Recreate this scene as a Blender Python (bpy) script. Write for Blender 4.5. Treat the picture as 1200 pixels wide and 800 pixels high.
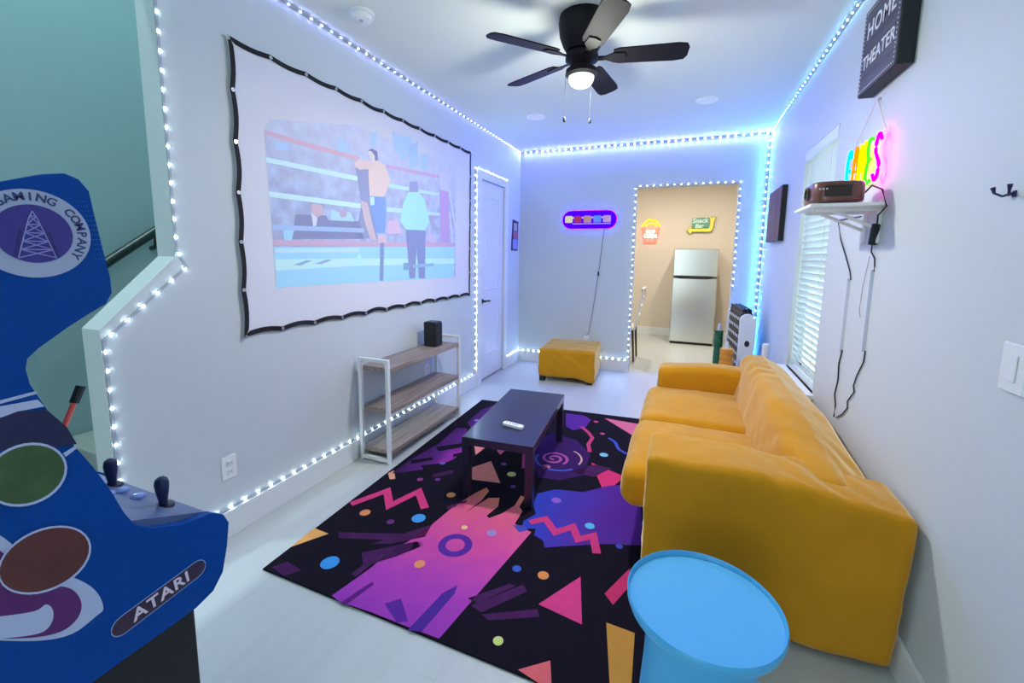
import bpy, bmesh, math, random
from mathutils import Vector, Matrix, noise
random.seed(7)
PI = math.pi
for o in list(bpy.data.objects): bpy.data.objects.remove(o)
SC = bpy.context.scene
COL = SC.collection

# ------------------------------------------------------------------ camera
CAM = Vector((2.01912, -5.27337, 1.3993))
F_ = Vector((-0.36938297, 0.9206124, -0.1266058)).normalized()
R_ = Vector((0.92738945, 0.37387511, 0.01289194)).normalized()
U_ = R_.cross(F_).normalized()
FPX, PX, PY = 501.05, 600.0, 363.0            # focal length and principal point in the 1200x800 frame
cd = bpy.data.cameras.new('camera'); cam = bpy.data.objects.new('camera', cd); COL.objects.link(cam)
m = Matrix((R_, U_, -F_)).transposed().to_4x4(); m.translation = CAM; cam.matrix_world = m
cd.sensor_width = 36; cd.sensor_fit = 'HORIZONTAL'; cd.lens = FPX / 1200 * 36
cd.shift_y = (PY - 400) / 1200; cd.clip_start = 0.02; cd.clip_end = 200
SC.camera = cam

# ------------------------------------------------------------------ world, big lights, exposure
W = bpy.data.worlds.new('sky'); SC.world = W; W.use_nodes = True
bg = W.node_tree.nodes['Background']; bg.inputs[0].default_value = (.79, .95, 1.0, 1); bg.inputs[1].default_value = 3.4
SC.view_settings.view_transform = 'Standard'; SC.view_settings.look = 'None'
SC.view_settings.gamma = 1; SC.view_settings.exposure = 0.2; SC.view_settings.use_curve_mapping = False

def lamp(name, kind, loc, power, color, size=.2, parent=None, rot=(0, 0, 0)):
    l = bpy.data.lights.new(name, kind); l.energy = power; l.color = color
    if kind == 'AREA': l.shape = 'DISK'; l.size = size
    else: l.shadow_soft_size = size
    o = bpy.data.objects.new(name, l); COL.objects.link(o); o.location = loc; o.rotation_euler = rot
    if parent: o.parent = parent
    return o

# pixel of the photograph -> point on a known plane
def ray(x, y): return F_ + (x - PX) / FPX * R_ - (y - PY) / FPX * U_
def onx(x, y, v): d = ray(x, y); return CAM + d * ((v - CAM.x) / d.x)
def ony(x, y, v): d = ray(x, y); return CAM + d * ((v - CAM.y) / d.y)
def onz(x, y, v): d = ray(x, y); return CAM + d * ((v - CAM.z) / d.z)

# ------------------------------------------------------------------ materials
def lin(h):
    if isinstance(h, str):
        h = h.lstrip('#'); c = [int(h[i:i+2], 16) / 255 for i in (0, 2, 4)]
    else: c = [v / 255 for v in h]
    return tuple(v / 12.92 if v <= .04045 else ((v + .055) / 1.055) ** 2.4 for v in c) + (1,)
MATS = {}
def mat(name, col, rough=.5, metal=0, bump=0, bscale=200, var=0, vscale=6, sheen=0, emit=None, estr=0, coat=0, spec=.5):
    if name in MATS: return MATS[name]
    M = bpy.data.materials.new(name); M.use_nodes = True; MATS[name] = M
    nt = M.node_tree; b = nt.nodes['Principled BSDF']; c = lin(col)
    b.inputs['Base Color'].default_value = c; b.inputs['Roughness'].default_value = rough
    b.inputs['Metallic'].default_value = metal; b.inputs['Specular IOR Level'].default_value = spec
    if coat: b.inputs['Coat Weight'].default_value = coat; b.inputs['Coat Roughness'].default_value = .1
    if sheen:
        b.inputs['Sheen Weight'].default_value = sheen; b.inputs['Sheen Roughness'].default_value = .4
        b.inputs['Sheen Tint'].default_value = c
    if emit is not None:
        b.inputs['Emission Color'].default_value = lin(emit); b.inputs['Emission Strength'].default_value = estr
    if bump or var:
        tc = nt.nodes.new('ShaderNodeTexCoord')
    if bump:
        n = nt.nodes.new('ShaderNodeTexNoise'); n.inputs['Scale'].default_value = bscale; n.inputs['Detail'].default_value = 3
        bp = nt.nodes.new('ShaderNodeBump'); bp.inputs['Strength'].default_value = bump; bp.inputs['Distance'].default_value = .004
        nt.links.new(tc.outputs['Object'], n.inputs['Vector']); nt.links.new(n.outputs['Fac'], bp.inputs['Height'])
        nt.links.new(bp.outputs['Normal'], b.inputs['Normal'])
    if var:
        n = nt.nodes.new('ShaderNodeTexNoise'); n.inputs['Scale'].default_value = vscale; n.inputs['Detail'].default_value = 4
        mx = nt.nodes.new('ShaderNodeMix'); mx.data_type = 'RGBA'
        mx.inputs[6].default_value = tuple(v * (1 - var) for v in c[:3]) + (1,)
        mx.inputs[7].default_value = tuple(min(1, v * (1 + var)) for v in c[:3]) + (1,)
        nt.links.new(tc.outputs['Object'], n.inputs['Vector']); nt.links.new(n.outputs['Fac'], mx.inputs[0])
        nt.links.new(mx.outputs[2], b.inputs['Base Color'])
    return M
def glow(name, col, s):
    if name in MATS: return MATS[name]
    M = bpy.data.materials.new(name); M.use_nodes = True; MATS[name] = M
    nt = M.node_tree; nt.nodes.clear()
    e = nt.nodes.new('ShaderNodeEmission'); e.inputs[0].default_value = col if isinstance(col, tuple) else lin(col); e.inputs[1].default_value = s
    o = nt.nodes.new('ShaderNodeOutputMaterial'); nt.links.new(e.outputs[0], o.inputs[0])
    return M
def pane_mat(name, tint, gloss=.08):
    M = bpy.data.materials.new(name); M.use_nodes = True; MATS[name] = M
    nt = M.node_tree; nt.nodes.clear()
    t = nt.nodes.new('ShaderNodeBsdfTransparent'); t.inputs[0].default_value = tint
    g = nt.nodes.new('ShaderNodeBsdfGlossy'); g.inputs['Roughness'].default_value = .03
    mx = nt.nodes.new('ShaderNodeMixShader'); mx.inputs[0].default_value = gloss
    o = nt.nodes.new('ShaderNodeOutputMaterial')
    nt.links.new(t.outputs[0], mx.inputs[1]); nt.links.new(g.outputs[0], mx.inputs[2]); nt.links.new(mx.outputs[0], o.inputs[0])
    return M
def wood_mat(name, c1, c2, axis=1, scale=30, rough=.5):
    M = bpy.data.materials.new(name); M.use_nodes = True; MATS[name] = M
    nt = M.node_tree; b = nt.nodes['Principled BSDF']; b.inputs['Roughness'].default_value = rough
    tc = nt.nodes.new('ShaderNodeTexCoord'); mp = nt.nodes.new('ShaderNodeMapping')
    s = [scale, scale, scale]; s[axis] = scale * .06; mp.inputs['Scale'].default_value = s
    n = nt.nodes.new('ShaderNodeTexNoise'); n.inputs['Scale'].default_value = 1; n.inputs['Detail'].default_value = 6
    cr = nt.nodes.new('ShaderNodeValToRGB'); cr.color_ramp.elements[0].position = .35; cr.color_ramp.elements[1].position = .68
    cr.color_ramp.elements[0].color = lin(c1); cr.color_ramp.elements[1].color = lin(c2)
    L = nt.links.new
    L(tc.outputs['Object'], mp.inputs[0]); L(mp.outputs[0], n.inputs['Vector']); L(n.outputs['Fac'], cr.inputs[0]); L(cr.outputs[0], b.inputs['Base Color'])
    return M
def floor_mat():
    M = bpy.data.materials.new('pale_vinyl_planks'); M.use_nodes = True; MATS['floor'] = M
    nt = M.node_tree; b = nt.nodes['Principled BSDF']; b.inputs['Roughness'].default_value = .34
    L = nt.links.new
    tc = nt.nodes.new('ShaderNodeTexCoord'); mp = nt.nodes.new('ShaderNodeMapping'); mp.inputs['Rotation'].default_value = (0, 0, PI/2)
    br = nt.nodes.new('ShaderNodeTexBrick'); br.inputs['Color1'].default_value = lin('#c2c7c4'); br.inputs['Color2'].default_value = lin('#bfc4c1')
    br.inputs['Mortar'].default_value = lin('#bbc0bd'); br.inputs['Scale'].default_value = 1; br.inputs['Mortar Size'].default_value = .0016
    br.inputs['Brick Width'].default_value = 1.22; br.inputs['Row Height'].default_value = .18
    mp2 = nt.nodes.new('ShaderNodeMapping'); mp2.inputs['Scale'].default_value = (22, 1.3, 1)
    n = nt.nodes.new('ShaderNodeTexNoise'); n.inputs['Scale'].default_value = 1; n.inputs['Detail'].default_value = 6
    mx = nt.nodes.new('ShaderNodeMix'); mx.data_type = 'RGBA'; mx.blend_type = 'MULTIPLY'; mx.inputs[0].default_value = .5
    cr = nt.nodes.new('ShaderNodeValToRGB'); cr.color_ramp.elements[0].color = (.88, .88, .87, 1); cr.color_ramp.elements[1].color = (1, 1, 1, 1)
    cr.color_ramp.elements[0].position = .3; cr.color_ramp.elements[1].position = .65
    L(tc.outputs['Object'], mp.inputs[0]); L(mp.outputs[0], br.inputs['Vector']); L(tc.outputs['Object'], mp2.inputs[0]); L(mp2.outputs[0], n.inputs['Vector'])
    L(n.outputs['Fac'], cr.inputs[0]); L(br.outputs['Color'], mx.inputs[6]); L(cr.outputs[0], mx.inputs[7]); L(mx.outputs[2], b.inputs['Base Color'])
    return M
def grad_mat(name, stops, axis, a, b_, rough=.9, nz=.12, nscale=9):
    """printed dye that changes along one axis of the rug"""
    M = bpy.data.materials.new(name); M.use_nodes = True; MATS[name] = M
    nt = M.node_tree; b = nt.nodes['Principled BSDF']; b.inputs['Roughness'].default_value = rough; L = nt.links.new
    b.inputs['Specular IOR Level'].default_value = .15
    tc = nt.nodes.new('ShaderNodeTexCoord'); sp = nt.nodes.new('ShaderNodeSeparateXYZ')
    mr = nt.nodes.new('ShaderNodeMapRange'); mr.inputs[1].default_value = a; mr.inputs[2].default_value = b_
    n = nt.nodes.new('ShaderNodeTexNoise'); n.inputs['Scale'].default_value = nscale; n.inputs['Detail'].default_value = 4
    ad = nt.nodes.new('ShaderNodeMath'); ad.operation = 'MULTIPLY_ADD'; ad.inputs[1].default_value = nz * 2
    sb = nt.nodes.new('ShaderNodeMath'); sb.operation = 'SUBTRACT'; sb.inputs[1].default_value = nz
    cr = nt.nodes.new('ShaderNodeValToRGB'); el = cr.color_ramp.elements
    el[0].position, el[0].color = stops[0][0], lin(stops[0][1]); el[1].position, el[1].color = stops[-1][0], lin(stops[-1][1])
    for p_, c_ in stops[1:-1]: e = el.new(p_); e.color = lin(c_)
    L(tc.outputs['Object'], sp.inputs[0]); L(sp.outputs[axis], mr.inputs[0]); L(tc.outputs['Object'], n.inputs['Vector'])
    L(n.outputs['Fac'], ad.inputs[0]); L(mr.outputs[0], ad.inputs[2]); L(ad.outputs[0], sb.inputs[0]); L(sb.outputs[0], cr.inputs[0]); L(cr.outputs[0], b.inputs['Base Color'])
    return M

wallm = mat('wall_paint', '#cad2d4', .6, bump=.05, bscale=160)
ceilm = mat('ceiling_paint', '#e2e9e2', .75, bump=.05, bscale=120)
kitm = mat('kitchen_paint', '#d9cdbb', .65)
stairm = mat('stair_wall_paint', '#a6c4c8', .6)
trimm = mat('trim_white', '#e2e6e6', .4)
whitem = mat('white_powder_coat', '#e9ecec', .4)
blackm = mat('black_plastic', '#0c0c0e', .4)
FL = floor_mat()

# ------------------------------------------------------------------ mesh helpers (all coordinates are world coordinates)
def origin(o):
    v = Vector((0, 0, 0))
    while o: v += o.location; o = o.parent
    return v
def tag(o, label=None, cat=None, group=None, kind=None):
    if label: o['label'] = label
    if cat: o['category'] = cat
    if group: o['group'] = group
    if kind: o['kind'] = kind
    return o
def thing(name, loc, label, cat, group=None):
    o = bpy.data.objects.new(name, None); COL.objects.link(o); o.location = loc; o.empty_display_size = .05
    return tag(o, label, cat, group)
def obj(name, bm, material, parent=None, smooth=False, label=None, kind=None, sharp=35):
    bmesh.ops.recalc_face_normals(bm, faces=bm.faces)
    if parent: off = origin(parent)
    else:
        vs = [v.co for v in bm.verts]
        lo = [min(v[i] for v in vs) for i in range(3)]; hi = [max(v[i] for v in vs) for i in range(3)]
        off = Vector(((lo[0]+hi[0])/2, (lo[1]+hi[1])/2, lo[2]))
    bmesh.ops.translate(bm, verts=bm.verts, vec=-off)
    me = bpy.data.meshes.new(name); bm.to_mesh(me); bm.free()
    if material: me.materials.append(material)
    if smooth:
        me.shade_smooth()
        try: me.set_sharp_from_angle(angle=math.radians(sharp))
        except Exception: pass
    o = bpy.data.objects.new(name, me); COL.objects.link(o)
    if parent: o.parent = parent
    else: o.location = off
    return tag(o, label, None, None, kind)
def share(name, src, parent, loc):
    """a repeat that shares mesh data; loc in world"""
    o = bpy.data.objects.new(name, src.data); COL.objects.link(o); o.parent = parent
    o.location = Vector(loc) - origin(parent)
    return o
def local(name, bm, material, parent, loc, smooth=False):
    """mesh given in local coordinates, placed at loc"""
    bmesh.ops.recalc_face_normals(bm, faces=bm.faces)
    me = bpy.data.meshes.new(name); bm.to_mesh(me); bm.free(); me.materials.append(material)
    if smooth: me.shade_smooth()
    o = bpy.data.objects.new(name, me); COL.objects.link(o)
    if parent: o.parent = parent; o.location = Vector(loc) - origin(parent)
    else: o.location = loc
    return o
def struct(name, bm, material, smooth=False): return tag(obj(name, bm, material, None, smooth), kind='structure')

def box(x0, x1, y0, y1, z0, z1, bev=0, seg=2, bm=None):
    b = bmesh.new()
    bmesh.ops.create_cube(b, size=1)
    for v in b.verts:
        v.co = Vector(((x0+x1)/2 + v.co.x*(x1-x0), (y0+y1)/2 + v.co.y*(y1-y0), (z0+z1)/2 + v.co.z*(z1-z0)))
    if bev: bmesh.ops.bevel(b, geom=list(b.edges), offset=bev, segments=seg, affect='EDGES', profile=.5)
    return join(bm, b)
def join(bm, b):
    if bm is None: return b
    me = bpy.data.meshes.new('t'); b.to_mesh(me); b.free(); bm.from_mesh(me); bpy.data.meshes.remove(me)
    return bm
def prism(pts, vec, bm=None, bev=0):
    """polygon (world points) swept along vec"""
    b = bmesh.new(); vec = Vector(vec)
    a = [b.verts.new(p) for p in pts]; f = b.faces.new(a)
    r = bmesh.ops.extrude_face_region(b, geom=[f])
    bmesh.ops.translate(b, verts=[v for v in r['geom'] if isinstance(v, bmesh.types.BMVert)], vec=vec)
    if bev:
        es = [e for e in b.edges if abs((e.verts[0].co - e.verts[1].co).normalized().dot(vec.normalized())) < .5]
        bmesh.ops.bevel(b, geom=es, offset=bev, segments=2, affect='EDGES', profile=.5)
    bmesh.ops.triangulate(b, faces=[f for f in b.faces if len(f.verts) > 4])
    return join(bm, b)
def tube(pts, r, n=8, bm=None, closed=False):
    b = bmesh.new(); pts = [Vector(p) for p in pts]; rings = []; N = len(pts)
    for i, p in enumerate(pts):
        if closed: t = pts[(i+1) % N] - pts[i-1]
        else: t = (pts[min(i+1, N-1)] - pts[max(i-1, 0)])
        t.normalize()
        a = t.cross(Vector((0, 0, 1)))
        if a.length < .05: a = t.cross(Vector((1, 0, 0)))
        a.normalize(); c = t.cross(a)
        rr = r[i] if isinstance(r, (list, tuple)) else r
        rings.append([b.verts.new(p + (a*math.cos(2*PI*k/n) + c*math.sin(2*PI*k/n))*rr) for k in range(n)])
    M = N if closed else N-1
    for i in range(M):
        A, B = rings[i], rings[(i+1) % N]
        sh = 0
        if closed and i == N-1:
            sh = min(range(n), key=lambda s: sum((A[k].co - B[(k+s) % n].co).length for k in range(n)))
        for k in range(n): b.faces.new((A[k], A[(k+1) % n], B[(k+1+sh) % n], B[(k+sh) % n]))
    if not closed: b.faces.new(rings[0][::-1]); b.faces.new(rings[-1])
    return join(bm, b)
def lathe(c, prof, n=32, bm=None):
    """prof: (radius, z offset) list about the vertical through c"""
    b = bmesh.new(); c = Vector(c); rings = []
    for r, z in prof:
        if r < 1e-6: rings.append([b.verts.new(c + Vector((0, 0, z)))])
        else: rings.append([b.verts.new(c + Vector((r*math.cos(2*PI*k/n), r*math.sin(2*PI*k/n), z))) for k in range(n)])
    for A, B in zip(rings, rings[1:]):
        for k in range(n):
            q = [A[k % len(A)], A[(k+1) % len(A)], B[(k+1) % len(B)], B[k % len(B)]]
            u = []
            for v in q:
                if v not in u: u.append(v)
            if len(u) > 2: b.faces.new(u)
    if len(rings[0]) > 1: b.faces.new(rings[0])
    if len(rings[-1]) > 1: b.faces.new(rings[-1])
    return join(bm, b)
def soft(x0, x1, y0, y1, z0, z1, r=.05, n=18, puff=(0, 0, 0), wr=.0, ws=6, seed=0, fn=None):
    b = bmesh.new(); bmesh.ops.create_cube(b, size=2)
    bmesh.ops.subdivide_edges(b, edges=list(b.edges), cuts=n, use_grid_fill=True)
    c = Vector(((x0+x1)/2, (y0+y1)/2, (z0+z1)/2)); h = Vector(((x1-x0)/2, (y1-y0)/2, (z1-z0)/2))
    for v in b.verts:
        t = v.co.copy()
        # crowd grid lines toward the edges so the rounding is smooth
        t = Vector([math.copysign(abs(k) ** .8, k) for k in t])
        p = Vector((t.x*h.x, t.y*h.y, t.z*h.z))
        q = Vector([max(-(h[i]-r), min(h[i]-r, p[i])) for i in range(3)])
        d = p - q
        if d.length > 1e-9: p = q + d.normalized() * r
        g = [1 - t[i]**2 for i in range(3)]
        p.x += math.copysign(puff[0]*g[1]*g[2], t.x) if abs(t.x) > .3 else 0
        p.y += math.copysign(puff[1]*g[0]*g[2], t.y) if abs(t.y) > .3 else 0
        p.z += math.copysign(puff[2]*g[0]*g[1], t.z) if abs(t.z) > .3 else 0
        w = c + p
        if wr:
            nn = noise.noise((w + Vector((seed, 0, 0))) * ws) * wr + noise.noise((w + Vector((0, seed, 9))) * ws * 2.7) * wr * .4
            if d.length > 1e-9: w += d.normalized() * nn
        if fn: w = fn(w)
        v.co = w
    return b
def circ(c, ax, r, n=24, a0=0, a1=2*PI, ry=None):
    """points of a circle/ellipse in the plane normal to axis ax"""
    P = []
    for k in range(n if abs(a1-a0-2*PI) < 1e-6 else n+1):
        a = a0 + (a1-a0)*k/n; u = r*math.cos(a); w = (ry or r)*math.sin(a)
        P.append(Vector(c) + (Vector((0, u, w)) if ax == 0 else Vector((u, 0, w)) if ax == 1 else Vector((u, w, 0))))
    return P
def text_bm(s, size, M, extrude=.001, bold=0, align='CENTER', spacing=1.0, shear=0):
    cu = bpy.data.curves.new('t', 'FONT'); cu.body = s; cu.size = size; cu.extrude = extrude; cu.offset = bold
    cu.align_x = align; cu.align_y = 'CENTER'; cu.space_character = spacing; cu.shear = shear; cu.resolution_u = 3
    o = bpy.data.objects.new('t', cu); COL.objects.link(o)
    dg = bpy.context.evaluated_depsgraph_get(); me = bpy.data.meshes.new_from_object(o.evaluated_get(dg))
    b = bmesh.new(); b.from_mesh(me); bmesh.ops.transform(b, matrix=M, verts=b.verts)
    bpy.data.objects.remove(o); bpy.data.curves.remove(cu); bpy.data.meshes.remove(me)
    return b
def frame(o, xdir, ydir):
    """matrix whose local x,y axes are xdir, ydir at o"""
    x = Vector(xdir).normalized(); y = Vector(ydir).normalized(); z = x.cross(y)
    M = Matrix((x, y, z)).transposed().to_4x4(); M.translation = Vector(o); return M

# ================================================================== THE SETTING
H = 2.70; RW = 2.77          # ceiling height, right wall
struct('floor', box(-1.4, 3.7, -7.7, 2.95, -.08, 0), FL)
struct('ceiling', box(-.12, 2.9, -7.7, .12, H, H+.1), ceilm)
LP = [(-4.106, H), (.12, H), (.12, 0), (-.53, 0), (-.53, 2.185), (-1.16, 2.185), (-1.16, 0), (-4.386, 0), (-4.386, 1.10), (-4.106, 1.375)]
struct('wall_left', prism([(0, y, z) for y, z in LP], (-.12, 0, 0)), wallm)
struct('wall_left_rear', box(-.12, 0, -7.7, -5.75, 0, H), wallm)
FP = [(0, 0), (1.448, 0), (1.448, 2.20), (2.505, 2.20), (2.505, 0), (RW+.14, 0), (RW+.14, H), (0, H)]
struct('wall_far', prism([(x, 0, z) for x, z in FP], (0, .12, 0)), wallm)
wy0, wy1, wz0, wz1 = -2.30, -1.575, .60, 2.15
b = box(RW, RW+.14, -7.7, wy0, 0, H); box(RW, RW+.14, wy1, 0, 0, H, bm=b); box(RW, RW+.14, wy0, wy1, 0, wz0, bm=b); box(RW, RW+.14, wy0, wy1, wz1, H, bm=b)
struct('wall_right', b, wallm)
# unseen rear wall; its opening is added to let daylight into the room
b = box(-1.4, .55, -7.82, -7.7, 0, H); box(1.95, 2.91, -7.82, -7.7, 0, H, bm=b); box(.55, 1.95, -7.82, -7.7, 2.2, H, bm=b)
struct('wall_back', b, wallm)
# baseboards
struct('baseboard_left', box(0, .014, -4.386, -1.275, 0, .135, .003), trimm)
struct('baseboard_left_corner', box(0, .014, -.44, 0, 0, .135, .003), trimm)
struct('baseboard_far', box(.014, 1.448, -.014, 0, 0, .135, .003), trimm)
struct('baseboard_far_corner', box(2.505, RW, -.014, 0, 0, .135, .003), trimm)
struct('baseboard_right', box(RW-.014, RW, -7.7, -.014, 0, .135, .003), trimm)

# stairwell behind the opening in the left wall
struct('wall_stair', box(-1.22, -1.1, -6.2, .2, 0, 5.2), stairm)
struct('wall_stair_front', box(-1.1, -.12, -6.2, -6.08, 0, 5.2), stairm)
struct('wall_stair_upper', box(-.12, 0, -6.2, .2, H+.1, 5.2), stairm)
struct('wall_stair_end', box(-1.1, -.12, .12, .2, 0, 5.2), stairm)
struct('ceiling_stair', box(-1.22, 0, -6.2, .2, 5.2, 5.3), ceilm)
st = tag(thing('staircase', (-.61, -4.4, 0), 'pale staircase rising behind the notched left wall', 'stairs'), kind='structure')
stm = mat('stair_tread', '#9aa3a0', .6)
for i in range(13):
    obj('step', box(-1.1, -.12, -4.40+i*.255, -4.40+(i+1)*.255+.02, i*.185 if i else 0, (i+1)*.185, .006), stm, st)
hr = thing('handrail', (-1.04, -4.3, .9), 'dark handrail climbing the green stair wall', 'handrail')
ry = lambda y: 1.355 + (y+3.83)*.74
obj('rail', tube([(-1.035, -4.35, ry(-4.35)), (-1.035, -1.2, ry(-1.2))], .027, 12), mat('dark_rail', '#1d3334', .4), hr, True)
for y in (-4.2, -3.60, -2.6, -1.6):
    obj('bracket', tube([(-1.1, y, ry(y)-.11), (-1.05, y, ry(y)-.10), (-1.035, y, ry(y)-.03)], .016, 8), mat('dark_rail', '#1d3334', .4), hr, True)

# door in the left wall
dm = mat('door_paint', '#dfe1ea', .4)
d = tag(thing('door_1', (0, -.845, 0), 'white panelled door in the left wall outlined by lights', 'door'), kind='structure')
slab = obj('slab', box(-.05, -.012, -1.157, -.533, .02, 2.18), dm, d)
for z0, z1 in ((1.02, 2.02), (.28, .80)):
    b = bmesh.new(); ring = [(-1.03, z0), (-.66, z0), (-.66, z1), (-1.03, z1)]
    for q in range(4):
        (a0, b0), (a1, b1) = ring[q], ring[(q+1) % 4]
        tube([(-.012, a0, b0), (-.012, a1, b1)], .008, 6, bm=b)
    pn = obj('panel', box(-.016, -.009, -1.0, -.69, z0+.03, z1-.03, .003), dm, d)
    obj('moulding', b, dm, pn, True)
hm = mat('black_metal', '#101012', .35, .6)
b = lathe((0, 0, 0), [(.028, 0), (.028, .008), (.012, .012), (.012, .045)], 16)
bmesh.ops.transform(b, matrix=Matrix.Translation((-.012, -1.10, .90)) @ Matrix.Rotation(PI/2, 4, 'Y'), verts=b.verts)
tube([(.03, -1.10, .90), (.034, -1.07, .90), (.034, -.985, .895)], .010, 8, bm=b)
obj('handle', b, hm, d, True, 'black lever handle')
struct('trim_1', prism([(.001, y, z) for y, z in ((-1.27, 0), (-1.27, 2.27), (-.44, 2.27), (-.44, 0), (-.53, 0), (-.53, 2.185), (-1.16, 2.185), (-1.16, 0))], (.016, 0, 0)), trimm)
struct('wall_closet', box(-1.05, -.12, -1.3, -.4, 0, 2.4) if False else box(-.14, -.12, -1.3, -.4, 0, 2.3), mat('closet_dark', '#3a3d48', .8))

# window with blind in the right wall
w = tag(thing('window_1', (RW+.09, -1.94, .6), 'tall window behind a white slatted blind', 'window'), kind='structure')
b = bmesh.new()
for a in ((wy0, wy0+.05, wz0, wz1), (wy1-.05, wy1, wz0, wz1), (wy0, wy1, wz0, wz0+.05), (wy0, wy1, wz1-.05, wz1), (wy0, wy1, 1.35, 1.39)):
    box(RW+.085, RW+.125, a[0], a[1], a[2], a[3], .004, bm=b)
obj('window_frame', b, whitem, w)
pm = pane_mat('window_glass', (.93, .97, .97, 1))
obj('pane', box(RW+.10, RW+.106, wy0+.05, wy1-.05, wz0+.05, 1.35), pm, w)
obj('pane', box(RW+.10, RW+.106, wy0+.05, wy1-.05, 1.39, wz1-.05), pm, w)
struct('trim_2', box(RW-.055, RW+.085, wy0-.035, wy1+.035, wz0-.03, wz0, .004), whitem)
wb = thing('window_blind', (RW+.04, -1.94, .6), 'white horizontal slat blind filling the tall window', 'blind')
slm = mat('blind_slat', '#e8f0ee', .45)
_n = slm.node_tree; _t = _n.nodes.new('ShaderNodeBsdfTranslucent'); _t.inputs[0].default_value = (.8, .9, .88, 1); _m = _n.nodes.new('ShaderNodeMixShader'); _m.inputs[0].default_value = .22
_n.links.new(_n.nodes['Principled BSDF'].outputs[0], _m.inputs[1]); _n.links.new(_t.outputs[0], _m.inputs[2]); _n.links.new(_m.outputs[0], _n.nodes['Material Output'].inputs[0])
obj('headrail', box(RW-.004, RW+.06, wy0+.006, wy1-.006, wz1-.075, wz1-.004, .004), slm, wb)
b = box(-.024, .024, -(wy1-wy0)/2+.012, (wy1-wy0)/2-.012, -.0013, .0013)
for v in b.verts: v.co.z += .003
bmesh.ops.rotate(b, verts=b.verts, cent=(0, 0, 0), matrix=Matrix.Rotation(math.radians(61), 3, 'Y'))
ns = 34; first = None; ym = (wy0+wy1)/2
for i in range(ns):
    z = wz1-.10 - i*(wz1-.10-wz0-.05)/(ns-1)
    if first is None: first = local('slat', b, slm, wb, (RW+.032, ym, z))
    else: share('slat', first, wb, (RW+.032, ym, z))
obj('bottom_rail', box(RW+.01, RW+.055, wy0+.012, wy1-.012, wz0+.004, wz0+.024, .004), slm, wb)
for yy in (wy0+.12, wy1-.12): obj('ladder_cord', tube([(RW+.005, yy, wz0+.02), (RW+.005, yy, wz1-.08)], .0018, 5), slm, wb)

# kitchen beyond the doorway
struct('wall_kitchen_back', box(.0, 3.5, 2.80, 2.92, 0, H), kitm)
struct('wall_kitchen_left', box(.0, .12, .12, 2.80, 0, H), kitm)
struct('wall_kitchen_right', box(3.4, 3.5, .12, 2.80, 0, H), kitm)
struct('wall_kitchen_front', box(RW+.14, 3.5, 0, .12, 0, H), kitm)
struct('ceiling_kitchen', box(0, 3.5, .12, 2.92, H, H+.1), ceilm)
struct('baseboard_kitchen', box(.12, 3.4, 2.785, 2.80, 0, .14, .003), trimm)

# ================================================================== LAMPS, SEEN AND ADDED
canm = mat('downlight_trim', '#fbfcfb', .4)
def downlight(x, y, z, label, power, color, grp='recessed ceiling lights'):
    t = thing('recessed_light', (x, y, z), label, 'ceiling light', grp)
    obj('trim_ring', lathe((x, y, z), [(.050, -.004), (.056, -.010), (.085, -.008), (.088, 0), (.05, 0)], 32), canm, t, True)
    obj('lens', lathe((x, y, z), [(0, -.005), (.05, -.005), (.05, -.002)], 24), glow('downlight_lens_lit', (color[0], color[1], color[2], 1), 1.1) if power else mat('downlight_lens_off', '#ffffff', .3), t)
    if power:
        lamp('downlight_lamp', 'AREA', (0, 0, -.012), power, color, .10, t)
    return t
CW = (.90, .98, 1.0)
downlight(.626, -1.259, H, 'round recessed ceiling light close to the door corner', 0, CW)
downlight(2.109, -1.201, H, 'round recessed ceiling light close to the window wall', 0, CW)
for x, y, lab in ((.626, -6.4, 'behind the arcade cabinet'), (2.109, -6.4, 'behind the blue side table and sofa')):
    downlight(x, y, H, 'added unseen ceiling fill light ' + lab, 2.5, CW)  # added lamps out of view behind the camera, a little fill light
downlight(1.3, 1.3, H, 'lit round recessed ceiling light above the kitchen chair', 25, (1, .92, .82), 'kitchen ceiling lights')
downlight(2.3, 1.3, H, 'lit round recessed ceiling light in front of the refrigerator', 25, (1, .92, .82), 'kitchen ceiling lights')
downlight(-.6, -4.6, 5.2, 'added unseen fill light high in the stairwell', 70, (.78, .98, 1.0), None)  # added lamp above the view, brightens the stairwell

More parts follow.
